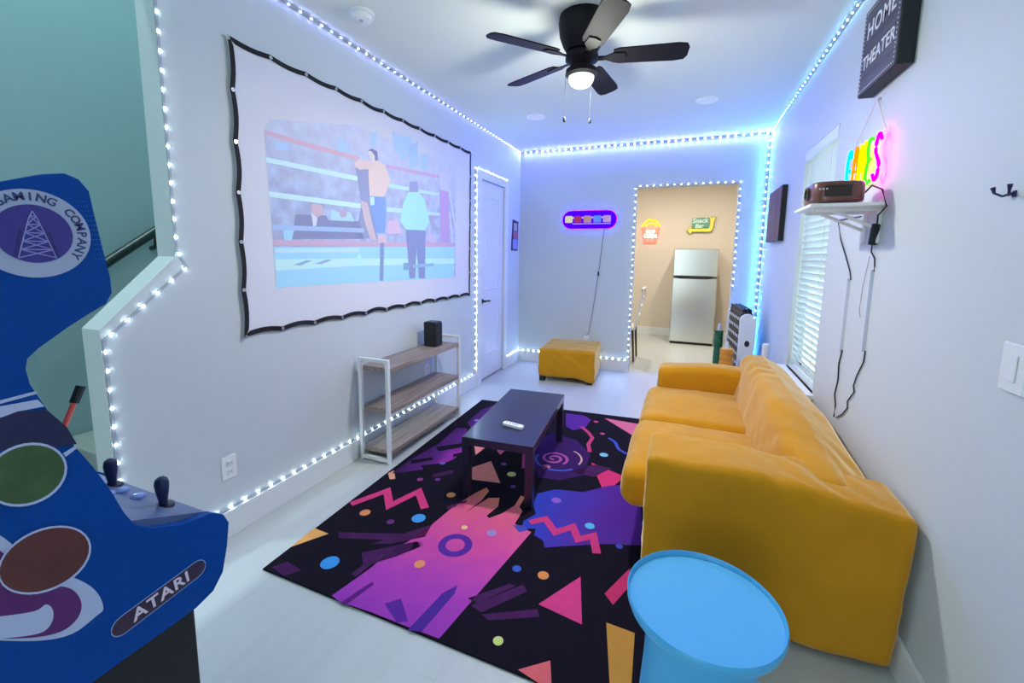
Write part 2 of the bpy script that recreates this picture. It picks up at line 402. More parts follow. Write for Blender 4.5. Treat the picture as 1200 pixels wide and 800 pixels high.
# LED strips --------------------------------------------------------------
tapem = mat('led_tape', '#a4afb9', .6)
LEDM = {'blue': glow('led_blue', (.13, .16, 1.0, 1), 7600), 'cyan': glow('led_cyan', (.05, .30, 1.0, 1), 5600), 'white': glow('led_white', (.36, .60, 1.0, 1), 950), 'warm': glow('led_pale', (.85, .88, 1.0, 1), 110)}
for k_, c_ in (('blue', (.32, .36, 1, 1)), ('cyan', (.15, .55, 1, 1)), ('white', (.7, .88, 1, 1)), ('warm', (.95, .97, 1, 1))): LEDM[k_ + '_side'] = glow('led_side_' + k_, c_, 60)
SP = .074
DI = {}
def led_strip(label, path, nrm, kind='blue', s=.0042, off=.004):
    """path: list of runs; each run (p0, p1, outward normal)"""
    t = thing('led_strip', path[0][0], label, 'led strip', 'stick-on led strips')
    b = bmesh.new(); spots = []; carry = SP/2
    for p0, p1, n in path:
        p0, p1, n = Vector(p0), Vector(p1), Vector(n).normalized()
        d = (p1-p0); Ln = d.length; d.normalize(); sd = n.cross(d)*.005
        q = [p0+sd, p1+sd, p1-sd, p0-sd]
        prism([v + n*.0005 for v in q], n*.002, bm=b)
        a = carry
        while a < Ln: spots.append((p0 + d*a + n*.0025, n)); a += SP
        carry = a - Ln
    obj('tape', b, tapem, t)
    for p, n in spots:
        key = (kind, tuple(round(v, 2) for v in n), s)
        if key not in DI:
            c = bmesh.new(); bmesh.ops.create_cube(c, size=1)
            z = Vector(n); Q = z.to_track_quat('Z', 'Y').to_matrix()
            for v in c.verts:
                k = 1 if v.co.z < 0 else .7
                v.co = Q @ Vector((v.co.x*2*s*k, v.co.y*2*s*k, (v.co.z+.5)*s))
            bmesh.ops.recalc_face_normals(c, faces=c.faces)
            for f_ in c.faces: f_.material_index = 0 if f_.normal.dot(z) > .9 else 1
            DI[key] = local('diode', c, LEDM[kind], t, p); DI[key].data.materials.append(LEDM[kind + '_side'])
        else: share('diode', DI[key], t, p)
    return t
e = .001
led_strip('led strip along the ceiling edge above the projection screen', [((.012, -4.10, H-.012), (.012, -.02, H-.012), (1, 0, -1))], None)
led_strip('led strip along the ceiling edge of the doorway wall', [((.03, -.012, H-.012), (RW-.03, -.012, H-.012), (0, -1, -1))], None)
led_strip('led strip along the ceiling edge above the window and wooden sign', [((RW-.012, -.03, H-.012), (RW-.012, -4.6, H-.012), (-1, 0, -1))], None, 'cyan')
led_strip('led strip running down the corner beside the dark wall panel', [((RW-.012, -.012, H-.05), (RW-.012, -.012, .2), (-1, -1, 0))], None, 'cyan')
led_strip('led strip outlining the open kitchen doorway', [((1.437, -e, .15), (1.437, -e, 2.212), (0, -1, 0)), ((1.437, -e, 2.212), (2.517, -e, 2.212), (0, -1, 0)), ((2.517, -e, 2.212), (2.517, -e, 1.05), (0, -1, 0))], None, 'warm', .0033)
led_strip('led strip framing the white door', [((e, -1.282, .16), (e, -1.282, 2.278), (1, 0, 0)), ((e, -1.282, 2.278), (e, -.43, 2.278), (1, 0, 0))], None, 'white')
led_strip('led strip on the baseboard behind the shelf rack', [((e, -4.36, .144), (e, -1.29, .144), (1, 0, .6))], None, 'white')
led_strip('led strip on the baseboard behind the ottoman', [((e, -.43, .144), (e, -.01, .144), (1, 0, .6)), ((.01, -e, .144), (1.43, -e, .144), (0, -1, .6))], None, 'white')
led_strip('led strip stepping around the stair opening', [((e, -4.100, H-.02), (e, -4.100, 1.40), (1, 0, 0)), ((e, -4.100, 1.40), (e, -4.066, 1.33), (1, 0, 0)), ((e, -4.066, 1.33), (e, -4.376, 1.06), (1, 0, 0)), ((e, -4.376, 1.06), (e, -4.376, .16), (1, 0, 0))], None, 'white')

# smoke detector
t = thing('smoke_detector', (.30, -3.25, H), 'white round smoke detector on the ceiling', 'smoke detector')
obj('base', lathe((.30, -3.25, H), [(.068, 0), (.068, -.012), (.060, -.016), (0, -.016)], 32), whitem, t, True)
obj('cover', lathe((.30, -3.25, H), [(.055, -.016), (.052, -.038), (.030, -.046), (0, -.046)], 32), whitem, t, True)
obj('test_button', lathe((.31, -3.265, H), [(.012, -.044), (.010, -.051), (0, -.051)], 16), mat('button_grey', '#b9bdbd', .4), t, True)

# ceiling fan
fc = Vector((1.42, -2.79, 0))
f = thing('ceiling_fan', (fc.x, fc.y, H), 'black five-blade ceiling fan with glass dome', 'ceiling fan')
fm = mat('fan_black', '#121117', .6, spec=.2); bladem = mat('fan_blade', '#17151f', .65, var=.2, vscale=20, spec=.15)
obj('housing', lathe((fc.x, fc.y, 0), [(.0, H), (.128, H), (.132, 2.665), (.125, 2.60), (.105, 2.55), (.085, 2.52), (.0, 2.52)], 40), fm, f, True)
obj('rotor', lathe((fc.x, fc.y, 0), [(.0, 2.52), (.075, 2.518), (.09, 2.50), (.09, 2.475), (.06, 2.455), (.05, 2.44), (0, 2.44)], 40), fm, f, True)
obj('light_fitter', lathe((fc.x, fc.y, 0), [(0, 2.44), (.06, 2.44), (.085, 2.425), (.088, 2.40), (.075, 2.388), (0, 2.388)], 40), fm, f, True)
obj('glass_dome', lathe((fc.x, fc.y, 0), [(.072, 2.39), (.070, 2.372), (.058, 2.352), (.036, 2.338), (0, 2.333)], 32), mat('opal_glass', '#f1f4ea', .25, emit='#f4f6e8', estr=.7), f, True)
lamp('fan_lamp', 'AREA', (0, 0, 2.325-H), 20, (1.0, .98, .95), .13, f)
lamp('fan_lamp', 'POINT', (0, 0, 2.28-H), 18, (.97, 1.0, .86), .07, f)
for k in range(5):
    a = math.radians(11.5 + 72*k); ca, sa = math.cos(a), math.sin(a)
    outl = [(.17, -.048), (.20, -.058), (.50, -.066), (.545, -.058), (.56, -.03), (.56, .03), (.545, .058), (.50, .066), (.20, .058), (.17, .048)]
    pit = math.radians(-13)
    P = [Vector((fc.x + u*ca - v*math.cos(pit)*sa, fc.y + u*sa + v*math.cos(pit)*ca, 2.485 + v*math.sin(pit))) for u, v in outl]
    bl = obj('blade', prism(P, (0, 0, .007)), bladem, f)
    P = [Vector((fc.x + u*ca - v*sa, fc.y + u*sa + v*ca, 2.478 + v*math.sin(pit))) for u, v in ((.07, -.016), (.13, -.014), (.17, -.035), (.23, -.03), (.24, 0), (.23, .03), (.17, .035), (.13, .014), (.07, .016))]
    obj('blade_arm', prism(P, (0, 0, .006)), fm, bl)
for dx, dy, L in ((-.085, -.02, .235), (.045, .05, .235)):
    pc = obj('pull_chain', tube([(fc.x+dx, fc.y+dy, 2.41), (fc.x+dx, fc.y+dy, 2.41-L)], .0011, 6), mat('chain_metal', '#121118', .8, spec=.1), f)
    obj('pull_knob', lathe((fc.x+dx, fc.y+dy, 2.41-L), [(0, .006), (.006, .002), (.009, -.012), (.007, -.022), (0, -.025)], 12), fm, pc, True)

# ================================================================== PROJECTION SCREEN
XS = .012
ps = thing('projection_screen', (0, -2.6, .97), 'white fabric projection screen with wavy black border on left wall', 'projection screen')
scm = mat('screen_fabric', '#e2e2ea', .75)
TL, TR, BR_, BL = [onx(x, y, XS) for x, y in ((266, 41), (552, 178), (550.5, 346), (286, 395))]
def edge(A, B, n, sag, inward):
    P = []
    for i in range(n):
        for j in range(6):
            t = (i + j/6)/n; s = sag*math.sin(PI*j/6)*(.6+.8*noise.noise(Vector((i*3.1, A.z*5, 0)))**2+.2)
            P.append(A.lerp(B, t) + inward*s)
    return P
NT, NS = 11, 6
outer = edge(TL, TR, NT, .013, Vector((0, 0, -1))) + edge(TR, BR_, NS, .010, Vector((0, -1, 0))) + edge(BR_, BL, NT, .018, Vector((0, 0, 1))) + edge(BL, TL, NS, .013, Vector((0, 1, 0)))
obj('fabric', prism(outer, (-.004, 0, 0)), scm, ps)
cen = (TL+TR+BR_+BL)/4
b = bmesh.new(); N = len(outer); va = []; 
for i, p_ in enumerate(outer):
    d_ = Vector((0, 0, 0)); t_ = (outer[(i+1) % N] - outer[i-1]).normalized(); nr = Vector((0, -t_.z, t_.y))
    if nr.dot(cen - p_) < 0: nr = -nr
    va.append((b.verts.new(p_ + Vector((.003, 0, 0)) - nr*.004), b.verts.new(p_ + Vector((.003, 0, 0)) + nr*.021)))
for i in range(N): b.faces.new((va[i][0], va[(i+1) % N][0], va[(i+1) % N][1], va[i][1]))
obj('border', b, mat('black_webbing', '#0b0b0e', .8), ps)
eyb = lathe((0, 0, 0), [(.004, 0), (.004, .003), (.009, .003), (.009, 0)], 12)
bmesh.ops.rotate(eyb, verts=eyb.verts, cent=(0, 0, 0), matrix=Matrix.Rotation(PI/2, 3, 'Y'))
fe = None
for A, B, n, inw in ((TL, TR, NT, (0, 0, -1)), (TR, BR_, NS, (0, -1, 0)), (BR_, BL, NT, (0, 0, 1)), (BL, TL, NS, (0, 1, 0))):
    for i in range(n):
        p_ = A.lerp(B, i/n) + Vector(inw)*.010 + Vector((.004, 0, 0))
        if fe is None: fe = local('eyelet', eyb, mat('eyelet_metal', '#c9ccd0', .3, .8), ps, p_)
        else: share('eyelet', fe, ps, p_)
# the picture on it, flat shapes of projected colour
def cp(x, y): return 300 + x/3.635, 130 + y/3.635
def pic(name, pts, col, lay, parent=None, e=.16, material=None):
    rgb = [int(col[i:i+2], 16) for i in (1, 3, 5)] if col else (0, 0, 0)
    col = '#%02x%02x%02x' % tuple(int(a*.72 + b_*.28) for a, b_ in zip(rgb, (208, 210, 236)))
    P = [onx(*cp(x, y), XS + .0006 + lay*.0005) for x, y in pts]
    return obj(name, prism(P, (.0003, 0, 0)), material or mat('picture_' + col, col, .8, emit=col, estr=e), parent or ps)
cm = mat('picture_crowd', '#9ba2c6', .8, emit='#98a0cc', estr=.12)
nt = cm.node_tree; bs = nt.nodes['Principled BSDF']; tc = nt.nodes.new('ShaderNodeTexCoord'); n1 = nt.nodes.new('ShaderNodeTexNoise'); n1.inputs['Scale'].default_value = 13; n1.inputs['Detail'].default_value = 5
cr = nt.nodes.new('ShaderNodeValToRGB'); cr.color_ramp.elements[0].position = .38; cr.color_ramp.elements[0].color = lin('#a6adcd'); cr.color_ramp.elements[1].position = .72; cr.color_ramp.elements[1].color = lin('#bccdea')
nt.links.new(tc.outputs['Object'], n1.inputs[0]); nt.links.new(n1.outputs[0], cr.inputs[0]); sx = nt.nodes.new('ShaderNodeSeparateXYZ'); mr = nt.nodes.new('ShaderNodeMapRange'); mr.inputs[1].default_value = .75; mr.inputs[2].default_value = 1.32; mr.inputs[4].default_value = .92
mx_ = nt.nodes.new('ShaderNodeMix'); mx_.data_type = 'RGBA'; mx_.inputs[7].default_value = lin('#d2d4e6')
nt.links.new(tc.outputs['Object'], sx.inputs[0]); nt.links.new(sx.outputs[2], mr.inputs[0]); nt.links.new(mr.outputs[0], mx_.inputs[0]); nt.links.new(cr.outputs[0], mx_.inputs[6])
nt.links.new(mx_.outputs[2], bs.inputs['Base Color']); nt.links.new(mx_.outputs[2], bs.inputs['Emission Color'])
pp = pic('picture', [(36, 85), (60, 35), (420, 60), (850, 235), (848, 707), (88, 752)], '#9ba2c6', 0, None, .12, cm)
pic('ring_apron', [(74, 578), (846, 578), (843, 707), (88, 752)], '#8fd6ee', 1, pp)
pic('apron_band', [(80, 632), (400, 628), (846, 628), (846, 650), (420, 660), (84, 680)], '#b8eee6', 2, pp)
pic('apron_mark', [(160, 655), (215, 635), (240, 637), (190, 658)], '#7ea4c4', 3, pp)
pic('apron_mark', [(250, 650), (300, 632), (325, 634), (280, 652)], '#7ea4c4', 3, pp)
pic('canvas_floor', [(80, 585), (440, 583), (440, 600), (84, 604)], '#b5e4ea', 2, pp)
pic('rope', [(38, 80), (240, 140), (440, 195), (440, 212), (240, 160), (40, 100)], '#d3a0b4', 3, pp)
pic('rope', [(555, 228), (780, 275), (780, 286), (555, 242)], '#c79abf', 3, pp)
pic('rope', [(42, 196), (432, 278), (432, 298), (44, 218)], '#c6eef0', 3, pp)
pic('rope', [(566, 308), (782, 350), (782, 362), (566, 326)], '#b8e6f6', 3, pp)
pic('rope', [(54, 342), (446, 394), (446, 415), (56, 366)], '#c2ece8', 3, pp)
pic('rope', [(555, 408), (784, 434), (784, 446), (555, 428)], '#b4e2f4', 3, pp)
pic('rope', [(66, 484), (460, 500), (460, 518), (68, 506)], '#93b6e4', 3, pp)
pic('rope', [(72, 548), (842, 562), (842, 578), (74, 574)], '#c49cb6', 4, pp)
pic('corner_post', [(782, 330), (820, 330), (824, 560), (788, 562)], '#b48cc4', 4, pp)
pic('corner_flag', [(780, 245), (818, 255), (820, 345), (784, 335)], '#c6c4ea', 5, pp)
pic('corner_rope', [(820, 335), (826, 335), (850, 490), (845, 492)], '#d2d4f4', 4, pp)
pic('corner_rope', [(822, 430), (828, 430), (840, 560), (834, 562)], '#d2d4f4', 4, pp)
pic('boxer_arm', [(418, 218), (440, 205), (500, 215), (500, 245), (440, 250), (420, 235)], '#e2c4b8', 6, pp)
pic('boxer_torso', [(478, 220), (512, 208), (548, 228), (572, 290), (560, 330), (545, 368), (484, 362), (480, 290)], '#e6c8b6', 5, pp)
pic('boxer_head', [(474, 170), (492, 166), (508, 188), (514, 210), (498, 222), (486, 200)], '#dcd3c8', 6, pp)
pic('boxer_hair', [(476, 168), (494, 160), (516, 172), (520, 208), (508, 214), (506, 190), (492, 172)], '#5f648c', 7, pp)
pic('boxer_trunks', [(484, 362), (552, 366), (556, 440), (548, 520), (514, 520), (490, 430)], '#6a92d2', 5, pp)
pic('boxer_waist_patch', [(484, 366), (504, 366), (504, 400), (488, 402)], '#b9ecdc', 6, pp)
pic('boxer_shoe', [(520, 528), (552, 530), (556, 562), (518, 562)], '#dab4bc', 6, pp)
pic('robe_sleeve', [(445, 380), (475, 390), (500, 500), (515, 552), (488, 550), (462, 470)], '#c8b0b4', 5, pp)
pic('dark_backing', [(424, 240), (480, 240), (486, 420), (520, 545), (420, 540), (450, 400)], '#828ab2', 2, pp)
pic('referee_shirt', [(650, 345), (692, 345), (720, 380), (738, 470), (722, 510), (640, 505), (612, 470), (628, 390)], '#9ce6e6', 6, pp)
pic('referee_head', [(655, 300), (688, 300), (692, 345), (652, 345)], '#8a8fbe', 6, pp)
pic('referee_trousers', [(640, 505), (722, 508), (720, 712), (694, 712), (684, 580), (678, 712), (654, 712)], '#6f7cae', 6, pp)
pic('front_post', [(530, 560), (546, 560), (542, 722), (528, 722)], '#7084b4', 6, pp)
pic('suited_body', [(170, 440), (300, 445), (330, 545), (150, 545)], '#6e749c', 2, pp)
pic('suited_shirt', [(234, 430), (262, 455), (256, 488), (244, 492)], '#d6daf0', 4, pp)
pic('suited_face', [(232, 396), (280, 398), (288, 440), (262, 452), (240, 436)], '#c9a6b2', 4, pp)
pic('suited_body', [(300, 465), (440, 470), (460, 545), (330, 545)], '#70769e', 2, pp)
pic('spectator_shirt', [(320, 418), (350, 430), (400, 430), (420, 470), (318, 466)], '#a4d4ea', 3, pp)
pic('spectator_shirt', [(560, 470), (600, 460), (622, 520), (560, 524)], '#d2b0c8', 3, pp)
pic('spectator_shirt', [(718, 545), (745, 515), (770, 556), (766, 562)], '#c0b0d4', 3, pp)
pic('spectator_face', [(355, 425), (388, 425), (384, 452), (360, 454)], '#b49ab4', 4, pp)
pic('blue_bucket', [(114, 508), (162, 508), (152, 552), (120, 552)], '#96d2ee', 4, pp)
for a in ([(350, 110), (380, 135), (395, 130), (395, 180), (350, 170)], [(580, 90), (625, 110), (660, 105), (665, 190), (620, 210), (585, 150)], [(80, 130), (140, 140), (140, 170), (85, 165)], [(650, 150), (690, 130), (690, 225), (655, 250)], [(700, 190), (730, 180), (730, 240), (702, 250)], [(485, 95), (515, 90), (510, 150), (490, 155)]):
    pic('blue_spectator', a, '#a2c6f0', 1, pp)
pic('reflection', [(410, 640), (445, 605), (455, 650), (420, 658)], '#a9f0e4', 3, pp)
pic('caption_box', [(628, 648), (655, 645), (655, 676), (628, 678)], '#6c98b8', 7, pp)
pic('caption_bar', [(668, 654), (758, 648), (758, 660), (668, 668)], '#7ab0cc', 7, pp)

# ================================================================== SHELF RACK, SPEAKER, OUTLETS
sr = thing('shelf_rack', (.16, -2.58, 0), 'white metal rack with three wood shelves below the screen', 'shelf rack')
shelfm = wood_mat('greige_wood', '#7d6f68', '#a39489', 1, 40)
y0, y1, x0, x1, T = -3.06, -2.115, .03, .275, .024
for yy in (y0, y1):
    b = bmesh.new()
    box(x0, x0+T, yy-T/2, yy+T/2, 0, .715, .002, bm=b); box(x1-T, x1, yy-T/2, yy+T/2, 0, .715, .002, bm=b)
    box(x0+T, x1-T, yy-T/2, yy+T/2, .691, .715, .002, bm=b); box(x0+T, x1-T, yy-T/2, yy+T/2, .012, .036, .002, bm=b)
    obj('end_frame', b, whitem, sr)
for z in (.06, .345, .625):
    obj('shelf_board', box(x0+.002, x1-.002, y0+T/2, y1-T/2, z, z+.03, .002), shelfm, sr)
sp = thing('speaker', (.135, -2.31, .655), 'small black box speaker on the top shelf of the rack', 'speaker')
obj('cabinet', box(.08, .19, -2.365, -2.255, .656, .855, .008), mat('speaker_black', '#101216', .45), sp)
obj('grille', box(.19, .193, -2.357, -2.263, .668, .843, .003), mat('speaker_grille', '#17191f', .8, bump=.6, bscale=600), sp)
obj('top_panel', box(.09, .18, -2.355, -2.265, .855, .858, .002), mat('speaker_top', '#1c1e24', .3), sp)
def outlet(y, z, label):
    t = thing('wall_outlet', (0, y, z-.057), label, 'outlet', None)
    obj('plate', box(0, .006, y-.036, y+.036, z-.058, z+.058, .003), whitem, t)
    for dz in (-.022, .022):
        f_ = obj('receptacle', box(.006, .009, y-.016, y+.016, z+dz-.014, z+dz+.014, .003), mat('receptacle_white', '#dfe3e4', .4), t)
        for dy in (-.006, .006): obj('slot', box(.009, .0094, y+dy-.001, y+dy+.001, z+dz-.005, z+dz+.005), mat('slot_dark', '#55585c', .6), f_)
outlet(-3.947, .352, 'white wall outlet between the rack and the stair opening')
outlet(-2.20, .40, 'white wall outlet partly behind the shelf rack')

# ================================================================== RUG
rug = thing('rug', (1.05, -2.8, 0), 'black rug printed with pink, purple and blue retro shapes', 'rug')
RC = [Vector((.362, -4.071, 0)), Vector((.27, -1.662, 0)), Vector((2.10, -1.527, 0)), Vector((2.19, -4.09, 0))]
obj('pile', prism(RC, (0, 0, .010), bev=.003), mat('rug_black', '#17121f', .95, bump=.3, bscale=500, var=.25, vscale=14, spec=.1), rug)
def rg(x, y, lay=0): return onz(300 + x/2.424, 470 + y/2.424, .0102 + lay*.0003)
def motif(name, pts, col, lay=0, material=None):
    P = []
    for q in pts:
        v = rg(q[0], q[1], lay); P.append(v)
    return obj(name, prism(P, (0, 0, .0002)), material or mat('dye_' + col, col, .95, var=.12, vscale=25, spec=.1), rug)
def dot(x, y, rx, col, lay=4, ry=None):
    c = rg(x, y, lay); r = (rg(x+rx, y, lay) - rg(x-rx, y, lay)).length/2
    P = [c + Vector((math.cos(a)*r, math.sin(a)*r*(ry or 1), 0)) for a in [2*PI*k/14 for k in range(14)]]
    return obj('dot_motif', prism(P, (0, 0, .0002)), mat('dye_' + col, col, .95, var=.1, vscale=25, spec=.1), rug)
def zig(name, pts, wd, col, lay=4, material=None):
    C = [rg(x, y, lay) for x, y in pts]; Lf, Rt = [], []
    for i, c in enumerate(C):
        a = (C[i]-C[i-1]).normalized() if i else None; b_ = (C[i+1]-C[i]).normalized() if i < len(C)-1 else None
        t = ((a or b_) + (b_ or a)).normalized(); nrm = Vector((-t.y, t.x, 0))
        k = 1/max(.5, abs(nrm.dot(Vector((-(b_ or a).y, (b_ or a).x, 0)))))
        Lf.append(c + nrm*wd/2*k); Rt.append(c - nrm*wd/2*k)
    b = bmesh.new(); A = [b.verts.new(v) for v in Lf]; B = [b.verts.new(v) for v in Rt]
    for i in range(len(A)-1): b.faces.new((A[i], A[i+1], B[i+1], B[i]))
    r = bmesh.ops.extrude_face_region(b, geom=list(b.faces)); bmesh.ops.translate(b, verts=[v for v in r['geom'] if isinstance(v, bmesh.types.BMVert)], vec=(0, 0, .0002))
    return obj(name, b, material or mat('dye_' + col, col, .95, var=.12, vscale=25, spec=.1), rug)
sunm = grad_mat('dye_sunset', [(0, '#8a36a4'), (.2, '#a83ea6'), (.42, '#cf4c98'), (.62, '#dc5c86'), (.78, '#e38a62'), (1, '#e6a058')], 1, -1.35, .0, nz=.12)
purm = grad_mat('dye_purple_stroke', [(0, '#2a1440'), (.4, '#5a2472'), (.7, '#a032a0'), (1, '#c23ea0')], 0, -.75, -.2, nz=.35, nscale=5)
blum = grad_mat('dye_blue_splash', [(0, '#1e4fb4'), (.45, '#2d3fb0'), (1, '#54258a')], 0, -.05, .65, nz=.2, nscale=6)
dpm = mat('dye_dim_purple', '#47204f', .95, var=.35, vscale=18, spec=.1)
motif('sunset_splash', [(215, 552), (300, 492), (330, 470), (380, 425), (430, 400), (500, 350), (560, 300), (620, 262), (655, 245), (662, 255), (640, 282), (592, 318), (660, 275), (692, 274), (688, 298), (655, 325), (662, 332), (700, 318), (735, 296), (752, 268), (764, 272), (748, 300), (757, 312), (735, 348), (760, 360), (782, 372), (520, 674), (430, 640), (330, 600), (240, 570)], '', 1, sunm)
motif('purple_stroke', [(385, 205), (440, 165), (520, 120), (570, 75), (600, 78), (600, 135), (560, 165), (500, 190), (430, 200)], '', 1, purm)
motif('purple_stroke', [(600, 60), (640, 24), (684, 8), (672, 24), (650, 50), (615, 80)], '', 1, purm)
for a in ([(510, 130), (590, 118), (596, 128), (520, 142)], [(440, 168), (500, 158), (505, 166), (440, 178)], [(470, 182), (560, 172), (565, 178), (475, 194)], [(560, 150), (600, 142), (602, 150), (560, 158)]):
    motif('dark_streak', a, '#17121f', 2)
motif('purple_stroke', [(880, 34), (930, 40), (952, 52), (935, 76), (900, 82), (880, 70)], '#5a2a86', 1)
motif('purple_swirl_ground', [(800, 110), (840, 90), (910, 110), (950, 150), (930, 210), (860, 225), (800, 215), (790, 170)], '#3a1c58', 1)
motif('blue_splash', [(800, 262), (850, 250), (930, 258), (1000, 240), (1090, 235), (1100, 410), (1000, 405), (900, 410), (820, 415), (815, 395), (790, 380), (795, 362), (755, 362), (760, 340), (795, 320), (788, 290)], '', 1, blum)
motif('blue_splash', [(730, 352), (760, 352), (772, 366), (748, 372)], '#4a4aa8', 2)
for a in ([(300, 430), (470, 395), (475, 410), (400, 440), (305, 470)], [(330, 405), (500, 350), (480, 385), (380, 405)], [(235, 372), (430, 376), (420, 396), (235, 388)], [(270, 490), (320, 452), (325, 465), (285, 498)], [(610, 580), (760, 520), (770, 540), (640, 600)], [(640, 605), (800, 590), (805, 612), (660, 622)], [(600, 560), (720, 518), (740, 524), (630, 572)], [(45, 470), (90, 456), (130, 480), (80, 496)], [(540, 300), (600, 280), (590, 305), (545, 308)], [(890, 200), (960, 180), (1010, 190), (960, 215)], [(500, 208), (560, 195), (560, 205), (505, 216)]):
    motif('dim_stroke', a, '', 1, dpm)
motif('navy_stroke', [(365, 575), (412, 560), (432, 625), (400, 628)], '#5a2a8c', 3)
motif('navy_stroke', [(430, 650), (530, 545), (572, 522), (565, 545), (470, 655)], '#4e2a88', 3)
motif('navy_stroke', [(240, 572), (330, 512), (335, 520), (255, 578)], '#5b2274', 3)
motif('triangle_motif', [(802, 576), (922, 498), (926, 634)], '#d2407e')
motif('triangle_motif', [(952, 174), (1048, 214), (990, 262)], '#d8366e')
motif('triangle_motif', [(608, 190), (668, 170), (694, 232), (612, 222)], '#e58a80')
motif('triangle_motif', [(620, 126), (650, 132), (656, 128), (624, 152)], '#e88a8a')
motif('triangle_motif', [(990, 48), (1095, 66), (1078, 102)], '#e0708a')
motif('triangle_motif', [(98, 414), (166, 360), (206, 376)], '#e2a25c')
motif('triangle_motif', [(744, 762), (836, 736), (840, 812), (820, 812)], '#d8646a')
motif('triangle_motif', [(995, 628), (1076, 658), (1066, 812), (1005, 812)], '#c08a40')
motif('triangle_motif', [(990, 546), (1062, 474), (1066, 520), (1014, 578)], '#c23468')
motif('triangle_motif', [(684, 140), (708, 126), (716, 132), (694, 152)], '#d8688e')
motif('triangle_motif', [(757, 142), (770, 142), (770, 190), (755, 190)], '#b04e80')
motif('triangle_motif', [(375, 205), (392, 196), (396, 220), (380, 222)], '#e2a080')
motif('triangle_motif', [(1032, 320), (1095, 335), (1098, 348), (1046, 340)], '#c99a5a')
zig('zigzag_motif', [(270, 292), (372, 254), (380, 296), (462, 256), (480, 304)], .045, '#d23c76')
zig('zigzag_motif', [(778, 344), (822, 334), (850, 372), (900, 356), (915, 392), (958, 382), (968, 432)], .04, '#c83a76')
zig('squiggle_motif', [(924, 72), (944, 88), (956, 104), (944, 122), (948, 144)], .028, '#c4406e')
zig('squiggle_motif', [(1002, 104), (1020, 116), (1030, 136), (1050, 148), (1076, 148)], .024, '#4656b8')
def arc(x, y, rx, a0, a1, wd, col, n=18, spiral=0, name='swirl_motif'):
    c = rg(x, y, 4); r = (rg(x+rx, y, 4) - rg(x-rx, y, 4)).length/2; b = bmesh.new(); A, B = [], []
    for k in range(n+1):
        a = a0 + (a1-a0)*k/n; rr = r*(1 - spiral*k/n); u = Vector((math.cos(a), math.sin(a), 0))
        A.append(b.verts.new(c + u*(rr+wd/2))); B.append(b.verts.new(c + u*max(.001, rr-wd/2)))
    for k in range(n): b.faces.new((A[k], A[k+1], B[k+1], B[k]))
    r_ = bmesh.ops.extrude_face_region(b, geom=list(b.faces)); bmesh.ops.translate(b, verts=[v for v in r_['geom'] if isinstance(v, bmesh.types.BMVert)], vec=(0, 0, .0002))
    return obj(name, b, mat('dye_' + col, col, .95, var=.1, vscale=25, spec=.1), rug)
arc(566, 408, 38, 0, 2*PI, .036, '#5a2c96', 28, name='ring_motif')
arc(846, 162, 40, -.6, 3.6*PI, .020, '#b0509a', 44, .85)
arc(858, 166, 62, PI*.95, PI*1.8, .018, '#4458b8', 16)
arc(862, 160, 62, -.3, PI*.35, .012, '#e0a8a0', 10)
for x, y, r, c in ((210, 458, 26, '#3e93d6'), (462, 332, 20, '#4698d8'), (310, 316, 15, '#e08c5a'), (554, 266, 13, '#e2965a'), (465, 462, 16, '#e28a62'), (816, 494, 16, '#dc8a4e'), (741, 475, 13, '#3c58b8'), (688, 680, 15, '#c6d07c'), (592, 358, 9, '#ecc08c'), (670, 374, 14, '#9a88c8'), (853, 281, 14, '#8e5cc0'), (948, 354, 14, '#5cb4e0'), (988, 152, 12, '#86c4de'), (726, 207, 13, '#c8cc7e'), (704, 178, 8, '#7c4a92'), (382, 342, 11, '#6a3474'), (466, 222, 9, '#8a4280'), (516, 222, 8, '#6a3484'), (824, 186, 13, '#c2689e'), (730, 242, 8, '#5a4496'), (530, 176, 8, '#6a5cb0'), (1032, 412, 10, '#4050b0'), (966, 58, 7, '#c84a72'), (628, 54, 8, '#8d74c8'), (984, 92, 7, '#b85486')):
    dot(x, y, r, c)

# ================================================================== COFFEE TABLE + REMOTE
tb = thing('coffee_table', (1.06, -2.72, .01), 'low black rectangular coffee table standing on the rug', 'coffee table')
tm = mat('table_black', '#1d1b2c', .3, var=.1, coat=.35)
zt = .37
Tq = [onz(542, 512, zt), onz(624, 524, zt), onz(662, 462, zt), onz(598, 455, zt)]
ax = ((Tq[1]-Tq[0]) + (Tq[2]-Tq[3])).normalized(); ay = Vector((-ax.y, ax.x, 0)); tc_ = sum(Tq, Vector())/4
wx, wy = .21, .47
def tq(u, v, z): return Vector((tc_.x + ax.x*u + ay.x*v, tc_.y + ax.y*u + ay.y*v, z))
def rotbox(u0, u1, v0, v1, z0, z1): return prism([tq(u0, v0, z0), tq(u1, v0, z0), tq(u1, v1, z0), tq(u0, v1, z0)], (0, 0, z1-z0), bev=.0015)
obj('table_top', rotbox(-wx, wx, -wy, wy, zt-.045, zt), tm, tb)
for su in (-1, 1):
    for sv in (-1, 1):
        u0, v0 = su*wx, sv*wy
        obj('leg', rotbox(min(u0, u0-su*.045), max(u0, u0-su*.045), min(v0, v0-sv*.045), max(v0, v0-sv*.045), .0128, zt-.045), tm, tb)
rm = thing('remote_control', onz(601, 500, zt), 'small white remote control lying on the coffee table', 'remote')
A = onz(590, 497, zt); B = onz(613, 503, zt); dx = (B-A).normalized(); dy = Vector((-dx.y, dx.x, 0)); c0 = (A+B)/2
P = [c0 + dx*u + dy*v for u, v in ((-.068, -.014), (-.06, -.02), (.06, -.02), (.068, -.014), (.068, .014), (.06, .02), (-.06, .02), (-.068, .014))]
